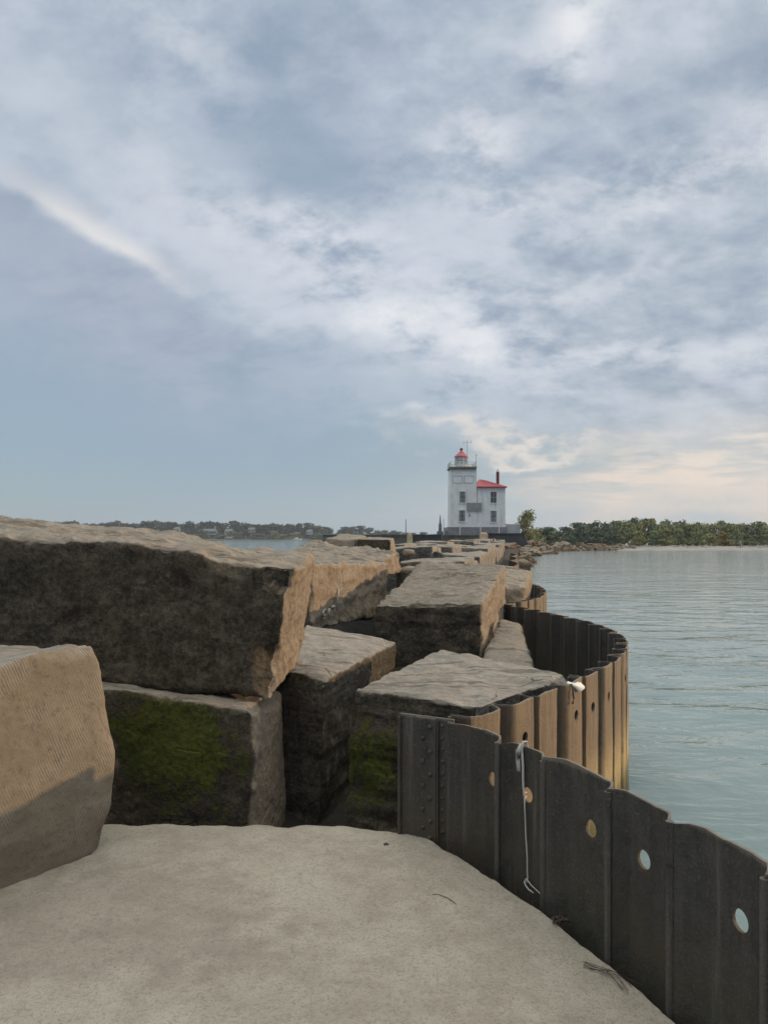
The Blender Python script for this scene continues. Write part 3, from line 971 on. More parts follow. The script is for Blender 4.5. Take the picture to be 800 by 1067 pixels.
# C: mossy block under the huge one
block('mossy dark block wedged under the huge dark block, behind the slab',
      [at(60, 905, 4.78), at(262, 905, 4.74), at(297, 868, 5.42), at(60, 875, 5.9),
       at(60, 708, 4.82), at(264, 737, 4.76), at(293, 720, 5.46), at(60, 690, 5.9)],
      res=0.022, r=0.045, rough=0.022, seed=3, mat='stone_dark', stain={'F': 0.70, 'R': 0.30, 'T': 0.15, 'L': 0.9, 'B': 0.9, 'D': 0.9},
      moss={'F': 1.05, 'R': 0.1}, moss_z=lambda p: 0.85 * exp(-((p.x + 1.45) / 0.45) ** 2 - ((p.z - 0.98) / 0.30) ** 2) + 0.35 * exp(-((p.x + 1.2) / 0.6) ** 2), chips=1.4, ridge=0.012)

# D: block between the mossy ones, only the rim of its right side in the sun
block('narrow slanting block with a thin sunlit rim, between the two mossy blocks',
      [at(284, 905, 5.58), at(330, 905, 5.32), at(408, 800, 7.2), at(318, 800, 7.3),
       at(282, 694, 5.60), at(338, 709, 5.30), at(414, 668, 7.2), at(318, 649, 7.3)],
      res=0.026, r=0.03, rough=0.02, seed=4, mat='stone_lay', stain={'F': 0.97, 'R': 0.66, 'T': 0.26, 'L': 0.9, 'B': 0.9, 'D': 0.9},
      moss={'R': 0.45, 'F': 0.1}, moss_z=gz(-0.35, 0.62, 0.5, 0.35), strata=0.010, ridge=0.022, chips=1.1)

# E: large flat-topped block inside the pile wall
block('wide flat-topped block with a layered mossy front, inside the near pile wall bend',
      [at(352, 905, 4.90), Vector((0.54, 4.46, 0.1)), Vector((1.30, 5.48, 0.1)), Vector((0.42, 6.45, 0.1)),
       at(370, 717, 4.92), Vector((0.56, 4.45, 1.285)), Vector((1.36, 5.49, 1.295)), Vector((0.50, 6.50, 1.33))],
      res=0.024, r=0.03, rough=0.022, seed=5, mat='stone_lay', stain={'F': 0.85, 'L': 0.9, 'T': 0.26, 'R': 0.5, 'B': 0.8, 'D': 0.9},
      moss={'F': 0.80, 'L': 0.8}, moss_z=lambda p: exp(-((p.z - 0.85) / 0.38) ** 2) * (0.95 if p.y < 5.4 else 0.4), strata=0.030, ridge=0.022, chips=1.3)

# F: tall block, front dark, right side sunlit
def deform_f(p, uvw, nl):
    p = p.copy(); u, v, w = uvw
    # square lewis hole in the front face
    return p


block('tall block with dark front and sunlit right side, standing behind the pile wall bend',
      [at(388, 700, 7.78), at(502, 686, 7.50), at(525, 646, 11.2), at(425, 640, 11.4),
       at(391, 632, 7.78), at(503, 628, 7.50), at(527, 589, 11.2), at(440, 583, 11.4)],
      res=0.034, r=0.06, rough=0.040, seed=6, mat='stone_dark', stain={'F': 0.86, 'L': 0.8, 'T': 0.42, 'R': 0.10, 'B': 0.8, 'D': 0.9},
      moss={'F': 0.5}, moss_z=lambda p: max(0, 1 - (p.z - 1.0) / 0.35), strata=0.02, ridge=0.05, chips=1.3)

# G: block with faded painted marks
block('long block with faded white painted marks, behind the huge dark block',
      [at(255, 655, 8.05), at(322, 660, 7.8), at(404, 640, 10.9), at(330, 640, 11.3),
       at(250, 588, 8.05), at(326, 586, 7.8), at(404, 586, 10.9), at(325, 573, 11.3)],
      res=0.034, r=0.05, rough=0.035, seed=7, mat='stone', stain={'F': 0.8, 'R': 0.28, 'T': 0.36, 'L': 0.7, 'B': 0.7, 'D': 0.9},
      moss={'R': 0.5}, moss_z=lambda p: max(0, 1 - (p.z - 1.2) / 0.30), strata=0.018, ridge=0.05, chips=1.3)

# J: low sloping block in shade against the wall
block('low grey sloping block in the pile wall bend, right of the tall dark block',
      [Vector((0.86, 6.75, 0.1)), Vector((1.42, 6.75, 0.1)), Vector((1.68, 8.9, 0.1)), Vector((1.37, 8.9, 0.1)),
       at(498, 694, 6.8), at(556, 695, 6.8), at(543, 648, 8.9), at(519, 643, 8.9)],
      res=0.035, r=0.09, rough=0.03, seed=8, mat='stone', stain={'T': 0.50, 'R': 0.6, 'F': 0.8, 'L': 0.5}, moss={'L': 0.8, 'T': 0.2}, moss_z=lambda p: 1.0 if p.x < 1.25 else 0.2, chips=0.8)

# K: rounded block beyond F
block('rounded brown block just above the second bend of the pile wall',
      [Vector((1.55, 11.9, 0.2)), Vector((2.05, 11.95, 0.2)), Vector((2.75, 14.2, 0.2)), Vector((1.5, 14.2, 0.2)),
       at(500, 604, 11.9), at(548, 611, 12.0), at(556, 594, 14.2), at(500, 586, 14.2)],
      res=0.05, r=0.16, rough=0.05, seed=9, mat='stone', stain={'T': 0.12, 'F': 0.4, 'R': 0.1}, ridge=0.04, chips=0.8)

# blocks just beyond, on the left
block('rough rubbly block behind the long painted one, at the left rim of the breakwater',
      [at(300, 600, 11.5), at(398, 600, 11.1), at(420, 595, 13.3), at(318, 590, 13.6),
       at(302, 573, 11.5), at(400, 582, 11.1), at(415, 574, 13.3), at(325, 563, 13.6)],
      res=0.05, r=0.09, rough=0.07, seed=10, mat='stone', stain={'T': 0.18, 'R': 0.3, 'F': 0.4, 'L': 0.6}, ridge=0.07, chips=1.4)
block('squared block with dark front and pale sawn top, above the rubbly block at left',
      [at(371, 590, 13.6), at(407, 590, 13.6), at(414, 584, 16.2), at(384, 584, 16.4),
       at(371, 561.5, 13.6), at(407, 562.5, 13.6), at(410, 560.5, 16.2), at(383, 559.8, 16.4)],
      res=0.05, r=0.025, rough=0.012, seed=11, mat='stone_dark', stain={'F': 0.97, 'T': 0.0, 'L': 0.05, 'R': 0.1}, chips=0.6)
block('low pale flat block on the left rim, left of the dark-fronted squared block',
      [at(338, 590, 14.2), at(368, 590, 13.9), at(384, 582, 17.2), at(352, 582, 17.5),
       at(340, 562, 14.2), at(370, 562, 13.9), at(382, 557.5, 17.2), at(354, 557.0, 17.5)],
      res=0.06, r=0.05, rough=0.035, seed=12, mat='stone', stain={'T': 0.10, 'F': 0.2, 'L': 0.4}, chips=1.2)
block('small tan boulder on the blocks by the tall dark-fronted block',
      [at(419, 579, 12.9), at(433, 579, 12.8), at(432, 577, 13.3), at(420, 577, 13.3),
       at(420, 572.5, 12.9), at(432, 574, 12.8), at(431, 572, 13.3), at(422, 571.5, 13.3)],
      res=0.03, r=0.06, rough=0.03, seed=13, mat='stone', stain={'F': 0.1}, chips=1.0, cat='boulder', name='boulder')

# paving of big blocks running out to the lighthouse
rnd = random.Random(41)
far_labels = ['flat worn block on the breakwater beyond the tall dark-fronted block',
              'distant flat worn block paving the breakwater towards the lighthouse']
y = 10.6
row = 0
while y < 112:
    ln = rnd.uniform(1.5, 2.6) * (1 + y / 60)
    xr = pier_axis(y) - 0.75
    w_tot = 3.3 if y < 30 else 3.6
    if y > 40: xr = pier_axis(40) - 0.75 + (y - 40) * 0.165
    k = 3 if row % 2 else 2
    cuts = [0] + sorted(rnd.uniform(0.25, 0.75) if k == 2 else (0.33 * (i + 1) + rnd.uniform(-.08, .08)) for i in range(k - 1)) + [1]
    for i in range(k):
        xa = xr - w_tot + w_tot * cuts[i] + 0.03; xb = xr - w_tot + w_tot * cuts[i + 1] - 0.03
        if y < 18.2 and xa < pier_axis(y) - 2.6: continue
        if y < 15.0 and xb > pier_axis(y) - 0.75: xb = pier_axis(y) - 0.95
        if xb - xa < 0.35: continue
        zt = 1.84 + 0.17 * min(1, (y - 10) / 14) + rnd.uniform(-0.14, 0.13) - (0.16 if i == k - 1 else 0)
        dz = rnd.uniform(-0.05, 0.05); dz2 = rnd.uniform(-0.06, 0.06)
        ya = y + rnd.uniform(-0.15, 0.15); yb = y + ln - rnd.uniform(0.06, 0.3)
        s = 0.186 * (yb - ya) if y < 40 else 0.165 * (yb - ya)
        block(far_labels[0 if y < 24 else 1],
              [(xa, ya, 0.8), (xb, ya, 0.8), (xb + s, yb, 0.8), (xa + s, yb, 0.8),
               (xa, ya, zt + dz), (xb, ya, zt - dz), (xb + s, yb, zt - dz2), (xa + s, yb, zt + dz2)],
              res=0.10 if y < 24 else 0.22, r=0.06, rough=0.04, seed=100 + row * 4 + i, mat='stone_far' if y > 14 else 'stone', stain={'F': 0.75, 'R': 0.45, 'T': 0.28, 'L': 0.6},
              group='nearer flat blocks paving the breakwater' if y < 24 else 'far flat blocks paving the breakwater', chips=1.2, ridge=0.025)
    y += ln
    row += 1

# ------------------------------------------------------------------ pile walls
def joints1(path):
    near = sorted(t_at(path, p, 1.6) for p in (523, 571, 640, 705, 806))
    b = [near[0]]
    while b[0] > PITCH * 1.2: b.insert(0, b[0] - PITCH)
    b.insert(0, 0.0)
    return b + near[1:] + [path.len]


PATH1 = Path(CELL1); PATH1.b = joints1(PATH1)
w1 = make_wall(CELL1, 'dark rusty pile wall curving along the right of the foreground slab', 3, cols=16, joints=joints1, hole_px=(508, 544, 610, 665, 763))
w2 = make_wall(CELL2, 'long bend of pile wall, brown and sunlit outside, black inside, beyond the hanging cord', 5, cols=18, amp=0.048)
make_wall(CELL3, 'short brown pile wall bend below the rounded block, just beyond the black inner wall', 7, cols=12, amp=0.042)
make_wall(CELL4, 'far low pile wall bend just visible past the rounded brown block', 8, cols=6)
make_wall(CELL5, 'fifth pile wall bend counted from the foreground, a low sliver against the water', 9, cols=6)
make_wall([(x + 1.28, y + 7.35) for x, y in CELL5], 'sixth pile wall bend counted from the foreground, a thin sliver against the water', 10, cols=5)
make_wall([(x + 2.56, y + 14.7) for x, y in CELL5], 'farthest sliver of pile wall, last bend before the rubble near the lighthouse', 11, cols=5)


def connector():
    """riveted sheet running inwards from the cusp, with its own rivets"""
    loc = Vector((0.37, 4.03, 0))
    a = Vector((0.375, 4.015)); b = Vector((0.088, 4.165))
    path = Path([(a.x, a.y), ((a.x + b.x) / 2, (a.y + b.y) / 2), (b.x, b.y)])
    d = (b - a).normalized(); nin = Vector((d.y, -d.x))
    if nin.y > 0: nin = -nin                    # towards the slab
    th = 0.012
    vs, fs, out = [], [], []
    def slab_piece(t0, t1, off, zt, zb=0.0, th=0.012):
        p0 = a + d * t0 + nin * off; p1 = a + d * t1 + nin * off
        q0 = p0 - nin * th; q1 = p1 - nin * th
        n = 8; base = len(vs)
        for k in range(n + 1):
            f = k / n
            for pp in (p0.lerp(p1, f), q0.lerp(q1, f)):
                vs.append((pp.x, pp.y, zb)); vs.append((pp.x, pp.y, zt + 0.006 * noise.noise(Vector((f * 4 + off * 99, t0, 1))))); out.extend((0, 0))
        for k in range(n):
            i = base + 4 * k
            fs.extend(((i, i + 4, i + 5, i + 1), (i + 6, i + 2, i + 3, i + 7), (i + 1, i + 5, i + 7, i + 3)))
        i = base; fs.append((i, i + 1, i + 3, i + 2)); i = base + 4 * n; fs.append((i, i + 2, i + 3, i + 1))
    W = (b - a).length
    slab_piece(0.0, W, 0.0, 1.318)
    slab_piece(0.085, 0.095, 0.016, 1.30, th=0.014)
    slab_piece(0.002, 0.030, 0.020, 1.305, th=0.016)
    slab_piece(0.10, 0.215, 0.011, 1.312, th=0.0105)
    slab_piece(W - 0.012, W + 0.004, 0.020, 1.30, th=0.036)
    o = mesh_obj('connector_pile', vs, fs, M['steel'], w1, {'outer': [0.0] * len(vs)}, off=(w1.location.x, w1.location.y, 0))
    bm = bmesh.new(); bm.from_mesh(o.data); bmesh.ops.recalc_face_normals(bm, faces=bm.faces); bm.to_mesh(o.data); bm.free()
    # rivets
    def rivet_mesh():
        mb = MB()
        mb.lathe((0, 0, 0), [(0.015, -0.002), (0.0145, 0.003), (0.012, 0.008), (0.007, 0.0115), (0.001, 0.0125)], 10)
        me = bpy.data.meshes.new('rivet'); me.from_pydata(mb.v, [], mb.f); me.update()
        me.materials.append(M['steel'])
        at_ = me.attributes.new('outer', 'FLOAT', 'POINT'); at_.data.foreach_set('value', [0.0] * len(me.vertices))
        me.polygons.foreach_set('use_smooth', [True] * len(me.polygons))
        return me
    me = rivet_mesh()
    rot = Vector((nin.x, nin.y, 0)).to_track_quat('Z', 'Y').to_euler()
    base_off = Vector((w1.location.x, w1.location.y, 0))
    cols = [(0.178, 0.011, [1.20, 1.07, 0.94, 0.81, 0.71]), (0.135, 0.011, [1.265, 1.13, 1.005, 0.875, 0.75, 0.66]), (0.066, 0.0, [1.275, 1.21, 1.15, 1.08, 1.015, 0.95, 0.885, 0.82, 0.76, 0.70])]
    for t, off, zs in cols:
        for z in zs:
            r_ = bpy.data.objects.new('rivet', me); COL.objects.link(r_)
            r_.parent = o
            p = a + d * t + nin * (off + 0.0005)
            r_.location = Vector((p.x, p.y, z)) - base_off
            r_.rotation_euler = rot
            k = 1.0 if t > 0.1 else 0.8
            r_.scale = (k, k, k)


connector()

# ------------------------------------------------------------------ cord, plastic, twigs
def cord():
    root_p = at(541, 782, 3.53)
    path = Path(CELL1)
    # find the run of the wall under the cord
    best = min(range(400), key=lambda i: abs(path.at(path.len * i / 400).x / path.at(path.len * i / 400).y - (541 - CX) / FPX) if path.at(path.len * i / 400).y > 2 else 9)
    T = path.len * best / 400
    p = path.at(T); d, nr = path.nrm(T); o = prof(PATH1, T)
    inner = p + nr * (o - 0.0075)
    outer = p + nr * (o + 0.0075)
    mb = MB()
    r = 0.0038
    def I(z, along=0.0, off=0.004):
        q = inner - nr * off - d * (along + 0.006 * noise.noise(Vector((z * 9, along * 20, 3)))); return Vector((q.x, q.y, z))
    def O(z, along=0.0): q = outer + nr * 0.004 - d * along; return Vector((q.x, q.y, z))
    zz_ = [1.30 - 0.03 * k for k in range(21)]
    main = [O(1.22, 0.01), O(1.30, 0.003), O(1.325), I(1.328), *[I(z, 0.05 * ((1.30 - z) / 0.6) ** 1.4, 0.006 + 0.02 * (1.30 - z)) for z in zz_], I(0.685, 0.052, 0.03)]
    mb.tube(main, r, 7)
    second = [O(1.24, -0.012), O(1.30, -0.008), O(1.326, -0.006), I(1.33, -0.006), I(1.29, -0.004, 0.009), I(1.20, 0.000, 0.010), I(1.12, 0.006, 0.012), I(1.06, 0.009, 0.006)]
    mb.tube(second, r * 0.9, 7)
    mb.tube([I(1.0875, 0.006, -0.01), I(1.09, 0.010, 0.012), I(1.07, 0.016, 0.014), I(1.055, 0.010, 0.008), I(1.07, 0.004, -0.01)], r, 7)
    mb.tube([I(0.70, 0.048, 0.026), I(0.683, 0.038, 0.030), I(0.672, 0.05, 0.033), I(0.664, 0.075, 0.036), I(0.660, 0.105, 0.034)], r * 0.9, 7)
    mb.tube([I(0.70, 0.05, 0.026), I(0.682, 0.075, 0.022), I(0.668, 0.125, 0.02), I(0.660, 0.165, 0.024)], r * 0.7, 6)
    base = I(0.66)
    c = mb.build('cord', M['rope'], None, smooth=True, off=base); c.location = base
    tag(c, 'off-white cord tied through a hole and hanging down the dark wall onto the slab', 'cord')
    # frayed end of the knot
    fl = MB()
    for k in range(7):
        a = -0.010 - 0.0035 * k
        fl.tube([I(1.318, a * 0.4, 0.012), I(1.28, a, 0.014 + 0.001 * k), I(1.235 - 0.006 * (k % 3), a * 1.15, 0.016), I(1.185 + 0.008 * (k % 2), a * 0.8, 0.018)], 0.0026, 5)
    f = fl.build('frayed_end', M['rope'], c, smooth=True, off=base)


cord()


def plastic():
    p = at(590, 714, 4.90)
    path = Path(CELL2)
    best = min(range(400), key=lambda i: abs(path.at(path.len * i / 400).x / path.at(path.len * i / 400).y - (590 - CX) / FPX) if path.at(path.len * i / 400).y < 6.8 else 9)
    T = path.len * best / 400
    pp = path.at(T); d, nr = path.nrm(T)
    q = pp + nr * (0.042 + 0.026)
    mb = MB()
    def Q(z, along, off=0.0): v = q + d * along + nr * off; return Vector((v.x, v.y, z))
    rows = [(1.315, -0.08, -0.03, 0.006), (1.302, -0.06, 0.0, 0.008), (1.295, -0.035, 0.006, 0.012), (1.286, -0.005, 0.012, 0.024), (1.272, 0.025, 0.018, 0.030), (1.262, 0.055, 0.02, 0.020), (1.258, 0.080, 0.022, 0.010)]
    vs, fs = [], []
    for z, al, off, h in rows:
        for s_, o2 in ((-1, 0), (-0.2, 0.008), (1, 0.002)):
            vs.append(Q(z + s_ * h, al + 0.012 * s_, off + o2))
        for s_, o2 in ((1, -0.006), (-0.2, -0.004), (-1, -0.006)):
            vs.append(Q(z + s_ * h, al + 0.012 * s_, off + o2))
    n = 6
    for i in range(len(rows) - 1):
        for k in range(n):
            fs.append((i * n + k, i * n + (k + 1) % n, (i + 1) * n + (k + 1) % n, (i + 1) * n + k))
    fs.append(tuple(range(n))); fs.append(tuple((len(rows) - 1) * n + k for k in range(n)))
    mb.add(vs, fs)
    b = Q(1.25, 0)
    o_ = mb.build('plastic_scrap', M['plastic'], None, smooth=True, off=b); o_.location = b
    tag(o_, 'scrap of white plastic caught on the top edge of the sunlit pile wall', 'plastic scrap')
    mb = MB()
    mb.tube([Q(1.31, -0.085, 0.0), Q(1.27, -0.082, 0.012), Q(1.24, -0.088, 0.014), Q(1.215, -0.078, 0.016), Q(1.19, -0.086, 0.014), Q(1.18, -0.096, 0.012)], 0.007, 6)
    hook = mb.build('bent_wire', M['twig'], None, smooth=True, off=b); hook.location = b
    tag(hook, 'bent rusty wire hanging from the wall top left of the white plastic scrap', 'wire')


plastic()


def litter(label, cat, name, strands, loc_px, d, rad):
    mb = MB()
    base = at(*loc_px, d)
    base.z = 0.652
    for st in strands:
        mb.tube([Vector((base.x + a, base.y + b, 0.650 + c)) for a, b, c in st], rad, 5)
    o = mb.build(name, M['twig'], None, smooth=True, off=base); o.location = base
    tag(o, label, cat)


def slab_d(py): return 1.65 * FPX / (py - HY)


litter('thin curved brown twig lying in the middle of the slab', 'twig', 'twig',
       [[(-.05, .03, .012), (-.02, .025, .014), (.02, .0, .010), (.045, -.045, .012), (.05, -.06, .012)]], (462, 938), slab_d(938), 0.0016)
rl = random.Random(7)
litter('small dark clump of dried weed on the slab below the cord', 'dried weed', 'weed_clump',
       [[(rl.uniform(-.03, .03), rl.uniform(-.03, .03), .012), (rl.uniform(-.03, .03), rl.uniform(-.02, .02), .026), (rl.uniform(-.04, .05), rl.uniform(-.03, .03), .010)] for _ in range(14)], (583, 962), slab_d(962), 0.0032)
litter('wispy scatter of dry stalks on the slab near the foot of the pile wall', 'dry stalks', 'dry_stalk',
       [[(-.07 + rl.uniform(-.02, .02), .06 + rl.uniform(-.03, .03), .010), (rl.uniform(-.03, .03), rl.uniform(-.02, .02), .014), (.06 + rl.uniform(-.04, .04), -.09 + rl.uniform(-.05, .05), .010)] for _ in range(6)], (634, 1018), slab_d(1018), 0.0012)
litter('tiny dark bit of debris near the back edge of the slab', 'debris', 'debris',
       [[(-.012, 0, .012), (.0, .006, .016), (.014, -.004, .012)], [(-.006, -.008, .012), (.006, .008, .014)]], (402, 882), slab_d(882), 0.0035)


# faded painted marks on the long block: an O, a stroke, a hook and a run
def painted_marks():
    root = None
    # plane of the block's right face
    A0, A1 = at(322, 660, 7.8), at(404, 640, 10.9)
    dirv = (A1 - A0); dirv.z = 0; dirv.normalize()
    nrm = Vector((dirv.y, -dirv.x, 0))
    def on_face(px, py):
        k = Vector(((px - CX) / FPX, 1, -(py - HY) / FPX))
        o_ = Vector((0, 0, EYE))
        p0 = A0 + nrm * 0.035
        t = (p0 - o_).dot(nrm) / k.dot(nrm)
        return o_ + k * t
    marks = [('letter O', [(337.5, 636), (336, 640), (337, 642), (339.2, 641), (340, 637), (338.8, 635.2), (337.5, 636)]),
             ('stroke', [(343, 634), (342.2, 642)]), ('hook', [(345.5, 633), (348, 631.5), (347, 634)]), ('run', [(352.6, 613), (351.2, 637)])]
    base = on_face(344, 645)
    out = []
    for nme, pts in marks:
        P = [on_face(*p) for p in pts]
        mb = MB(); mb.tube(P, 0.012, 6)
        out.append(mb.build('painted_mark', M['paint'], None, smooth=True, off=base))
    return out, base


g_block = [o for o in COL.objects if o.get('label', '').startswith('long block with faded')][0]
pms, pbase = painted_marks()
for pm in pms:
    pm.parent = g_block
    pm.location = pbase - Vector(g_block.location)

# ------------------------------------------------------------------ lighthouse
LD = 125.0
def LX(px): return (px - CX) / FPX * LD
def LZ(py): return EYE - (py - HY) / FPX * LD


def lighthouse():
    base = Vector((LX(490), LD, LZ(556)))
    root = empty('lighthouse', base)
    tag(root, 'white lighthouse with a square tower, red-roofed keeper house and red lantern cap', 'lighthouse')
    def B(mb, name, mat, parent=root, smooth=False): return mb.build(name, M[mat], parent, smooth, off=base)
    y0 = LD
    # tower
    t = MB(); t.box(LX(468.6), LX(497.2), y0, y0 + 4.6, LZ(550), LZ(489.5), 0.12, 0.05)
    t.box(LX(467.6), LX(497.15), y0 - 0.12, y0 + 4.7, LZ(553), LZ(549.5), 0.15, 0.08)
    tower = B(t, 'tower', 'white')
    fr = MB()
    for a, b in ((471.5, 481.5), (483, 493.5)):
        z0, z1 = LZ(503.5), LZ(495.5)
        for (p, q, r, s) in ((LX(a), LX(b), z0, z0 + .10), (LX(a), LX(b), z1 - .10, z1), (LX(a), LX(a) + .1, z0 + .1, z1 - .1), (LX(b) - .1, LX(b), z0 + .1, z1 - .1)):
            fr.box(p, q, y0 - 0.02, y0 + 0.10, r, s)
    fp = B(fr, 'panel_frame', 'panel_grey', tower)
    # house
    h = MB(); h.box(LX(497.3), LX(526.3), y0 + 0.06, y0 + 9.0, LZ(553), LZ(507.6))
    house = B(h, 'house', 'white')
    # quoin-like joint and cornice
    c = MB(); c.box(LX(497.3), LX(526.9), y0 - 0.18, y0 + 9.2, LZ(508.6), LZ(507.0)); B(c, 'cornice', 'dark_red')
    # hipped roof with a small ridge
    r = MB()
    xa, xb, ya, yb, ze = LX(496.6), LX(527.8), y0 - 0.42, y0 + 9.4, LZ(507.0)
    zr = LZ(497.3)
    xm0, xm1, ym = LX(502.5), LX(510.5), y0 + 4.4
    vs = [(xa, ya, ze), (xb, ya, ze), (xb, yb, ze), (xa, yb, ze), (xm0, ym, zr), (xm1, ym, zr - 0.25),
          (xa, ya, ze - .18), (xb, ya, ze - .18), (xb, yb, ze - .18), (xa, yb, ze - .18)]
    r.add(vs, [(0, 1, 5, 4), (1, 2, 5), (2, 3, 4, 5), (3, 0, 4), (6, 7, 1, 0), (7, 8, 2, 1), (8, 9, 3, 2), (9, 6, 0, 3), (9, 8, 7, 6)])
    roof = B(r, 'roof', 'red')
    for k in range(9):     # standing seams
        pass
    sm = MB()
    for k in range(1, 10):
        f = k / 10
        p0 = Vector((xa + (xb - xa) * f, ya, ze)); p1 = Vector((xm0 + (xm1 - xm0) * f, ym, zr - 0.25 * f))
        sm.tube([p0 + Vector((0, 0, .03)), p1 + Vector((0, 0, .03))], 0.035, 4)
    B(sm, 'roof_seams', 'red', roof)
    # chimney
    ch = MB(); ch.box(LX(520.6), LX(523.4), y0 + 3.6, y0 + 4.2, LZ(505.5), LZ(490))
    chim = B(ch, 'chimney', 'dark_red')
    cp = MB(); cp.box(LX(520.2), LX(523.8), y0 + 3.5, y0 + 4.3, LZ(490), LZ(489)); cp.box(LX(521.4), LX(522.6), y0 + 3.8, y0 + 4.1, LZ(489), LZ(486.5))
    B(cp, 'chimney_cap', 'white_metal', chim)
    # windows
    for (px, py, w, hh, m) in ((481.7, 518.0, 6.2, 11.5, 'shutter'), (481.2, 537.6, 6.2, 11.5, 'shutter'), (514.0, 518.2, 6.0, 11.5, 'pane'), (514.0, 538.0, 6.0, 11.5, 'shutter')):
        wx, wz = w / FPX * LD / 2, hh / FPX * LD / 2
        X, Z = LX(px), LZ(py)
        yf = y0 if px < 497 else y0 + 0.06
        f = MB()
        f.box(X - wx - .1, X + wx + .1, yf - .12, yf - .01, Z - wz - .14, Z - wz)
        f.box(X - wx - .1, X + wx + .1, yf - .12, yf - .01, Z + wz, Z + wz + .14)
        f.box(X - wx - .1, X - wx, yf - .10, yf - .01, Z - wz, Z + wz); f.box(X + wx, X + wx + .1, yf - .10, yf - .01, Z - wz, Z + wz)
        wo = B(f, 'window', 'white')
        pmesh = MB(); pmesh.box(X - wx, X + wx, yf - .05, yf - .012, Z - wz, Z + wz)
        B(pmesh, 'pane', m, wo)
        mu = MB(); mu.box(X - .05, X + .05, yf - .08, yf - .052, Z - wz, Z + wz); mu.box(X - wx, X - .05, yf - .08, yf - .052, Z - .05, Z + .05); mu.box(X + .05, X + wx, yf - .08, yf - .052, Z - .05, Z + .05)
        B(mu, 'mullion', 'grey_board' if m == 'pane' else 'pane', wo)
    # grey sign board
    s = MB(); s.box(LX(486.2), LX(501.6), y0 - .22, y0 - .10, LZ(532.5), LZ(524.0)); B(s, 'sign_board', 'grey_board')
    l = MB(); l.box(LX(488.4), LX(489.8), y0 - .30, y0 - .02, LZ(537.2), LZ(535.8)); B(l, 'wall_lamp', 'pole')
    # gallery deck with corbels
    d = MB(); d.box(LX(468.2), LX(496.4), y0 - .5, y0 + 5.1, LZ(487.6), LZ(486.4)); d.box(LX(469.5), LX(496.0), y0 - .25, y0 + 4.85, LZ(489.5), LZ(487.6))
    deck = B(d, 'gallery_deck', 'deck')
    rl_ = MB()
    xs = [LX(469), LX(495.8)]; ys = [y0 - .4, y0 + 5.0]; z0, z1 = LZ(486.4), LZ(481.3)
    nP = 7
    for k in range(nP):
        f = k / (nP - 1)
        for yy in ys: rl_.tube([(xs[0] + (xs[1] - xs[0]) * f, yy, z0), (xs[0] + (xs[1] - xs[0]) * f, yy, z1)], 0.045, 5)
        if 0 < k < nP - 1:
            for xx in xs: rl_.tube([(xx, ys[0] + (ys[1] - ys[0]) * f, z0), (xx, ys[0] + (ys[1] - ys[0]) * f, z1)], 0.045, 5)
    for z in (z1, 0.5 * (z0 + z1)):
        for yy in ys: rl_.tube([(xs[0], yy, z), (xs[1], yy, z)], 0.04, 5)
        for xx in xs: rl_.tube([(xx, ys[0], z), (xx, ys[1], z)], 0.04, 5)
    B(rl_, 'railing', 'white_metal')
    # lantern
    cx, cy = LX(482.0), y0 + 2.3
    ro = 6.6 / FPX * LD
    lw = MB(); lw.lathe((cx, cy, 0), [(ro, LZ(486.3)), (ro, LZ(483.2))], 8); B(lw, 'lantern_base', 'white_metal')
    lg = MB(); lg.lathe((cx, cy, 0), [(ro * .95, LZ(483.2)), (ro * .95, LZ(475.0))], 8); lan = B(lg, 'lantern_glazing', 'lantern')
    bars = MB()
    for k in range(8):
        a = 2 * pi * k / 8
        bars.tube([(cx + ro * .97 * cos(a), cy + ro * .97 * sin(a), LZ(483.2)), (cx + ro * .97 * cos(a), cy + ro * .97 * sin(a), LZ(475.0))], 0.05, 4)
    bars.lathe((cx, cy, 0), [(ro * 1.0, LZ(479.2) - .04), (ro * 1.0, LZ(479.2) + .04)], 8)
    B(bars, 'glazing_bars', 'pole', lan)
    lens = MB(); lens.lathe((cx, cy, 0), [(.5, LZ(483.0)), (.55, LZ(480)), (.3, LZ(476.5))], 10); B(lens, 'lens', 'grey_board', lan)
    cap = MB(); cap.lathe((cx, cy, 0), [(ro * 1.14, LZ(475.1)), (ro * 1.12, LZ(474.2)), (ro * .55, LZ(470.6)), (ro * .22, LZ(468.6)), (.14, LZ(467.8))], 12); capo = B(cap, 'lantern_cap', 'red', smooth=False)
    ball = MB(); ball.lathe((cx, cy, 0), [(.08, LZ(468)), (.26, LZ(467)), (.30, LZ(466.3)), (.18, LZ(465.4)), (.03, LZ(464.9))], 10); B(ball, 'vent_ball', 'dark_red', capo, True)
    # masts
    m1 = MB(); X = LX(489.6); Y = y0 + 4.4
    m1.tube([(X, Y, LZ(486.4)), (X, Y, LZ(466)), (X, Y, LZ(454.5))], 0.13, 6, 0.06)
    m1.tube([(LX(485.6), Y, LZ(457.6)), (LX(493.8), Y, LZ(457.0))], 0.045, 5)
    m1.tube([(LX(485.8), Y, LZ(459.6)), (LX(485.8), Y, LZ(456.0))], 0.05, 5); m1.tube([(LX(493.6), Y, LZ(458.6)), (LX(493.6), Y, LZ(454.8))], 0.05, 5)
    B(m1, 'mast', 'white_metal')
    m2 = MB(); X = LX(498.2); Y = y0 + 3
    m2.tube([(X, Y, LZ(500)), (X, Y, LZ(471.5))], 0.07, 6); m2.tube([(LX(496.8), Y, LZ(472.4)), (LX(500.6), Y, LZ(472.2))], 0.05, 5)
    m2.tube([(LX(495.8), Y, LZ(487)), (LX(498.2), Y, LZ(486))], 0.06, 5)
    B(m2, 'mast', 'white_metal')
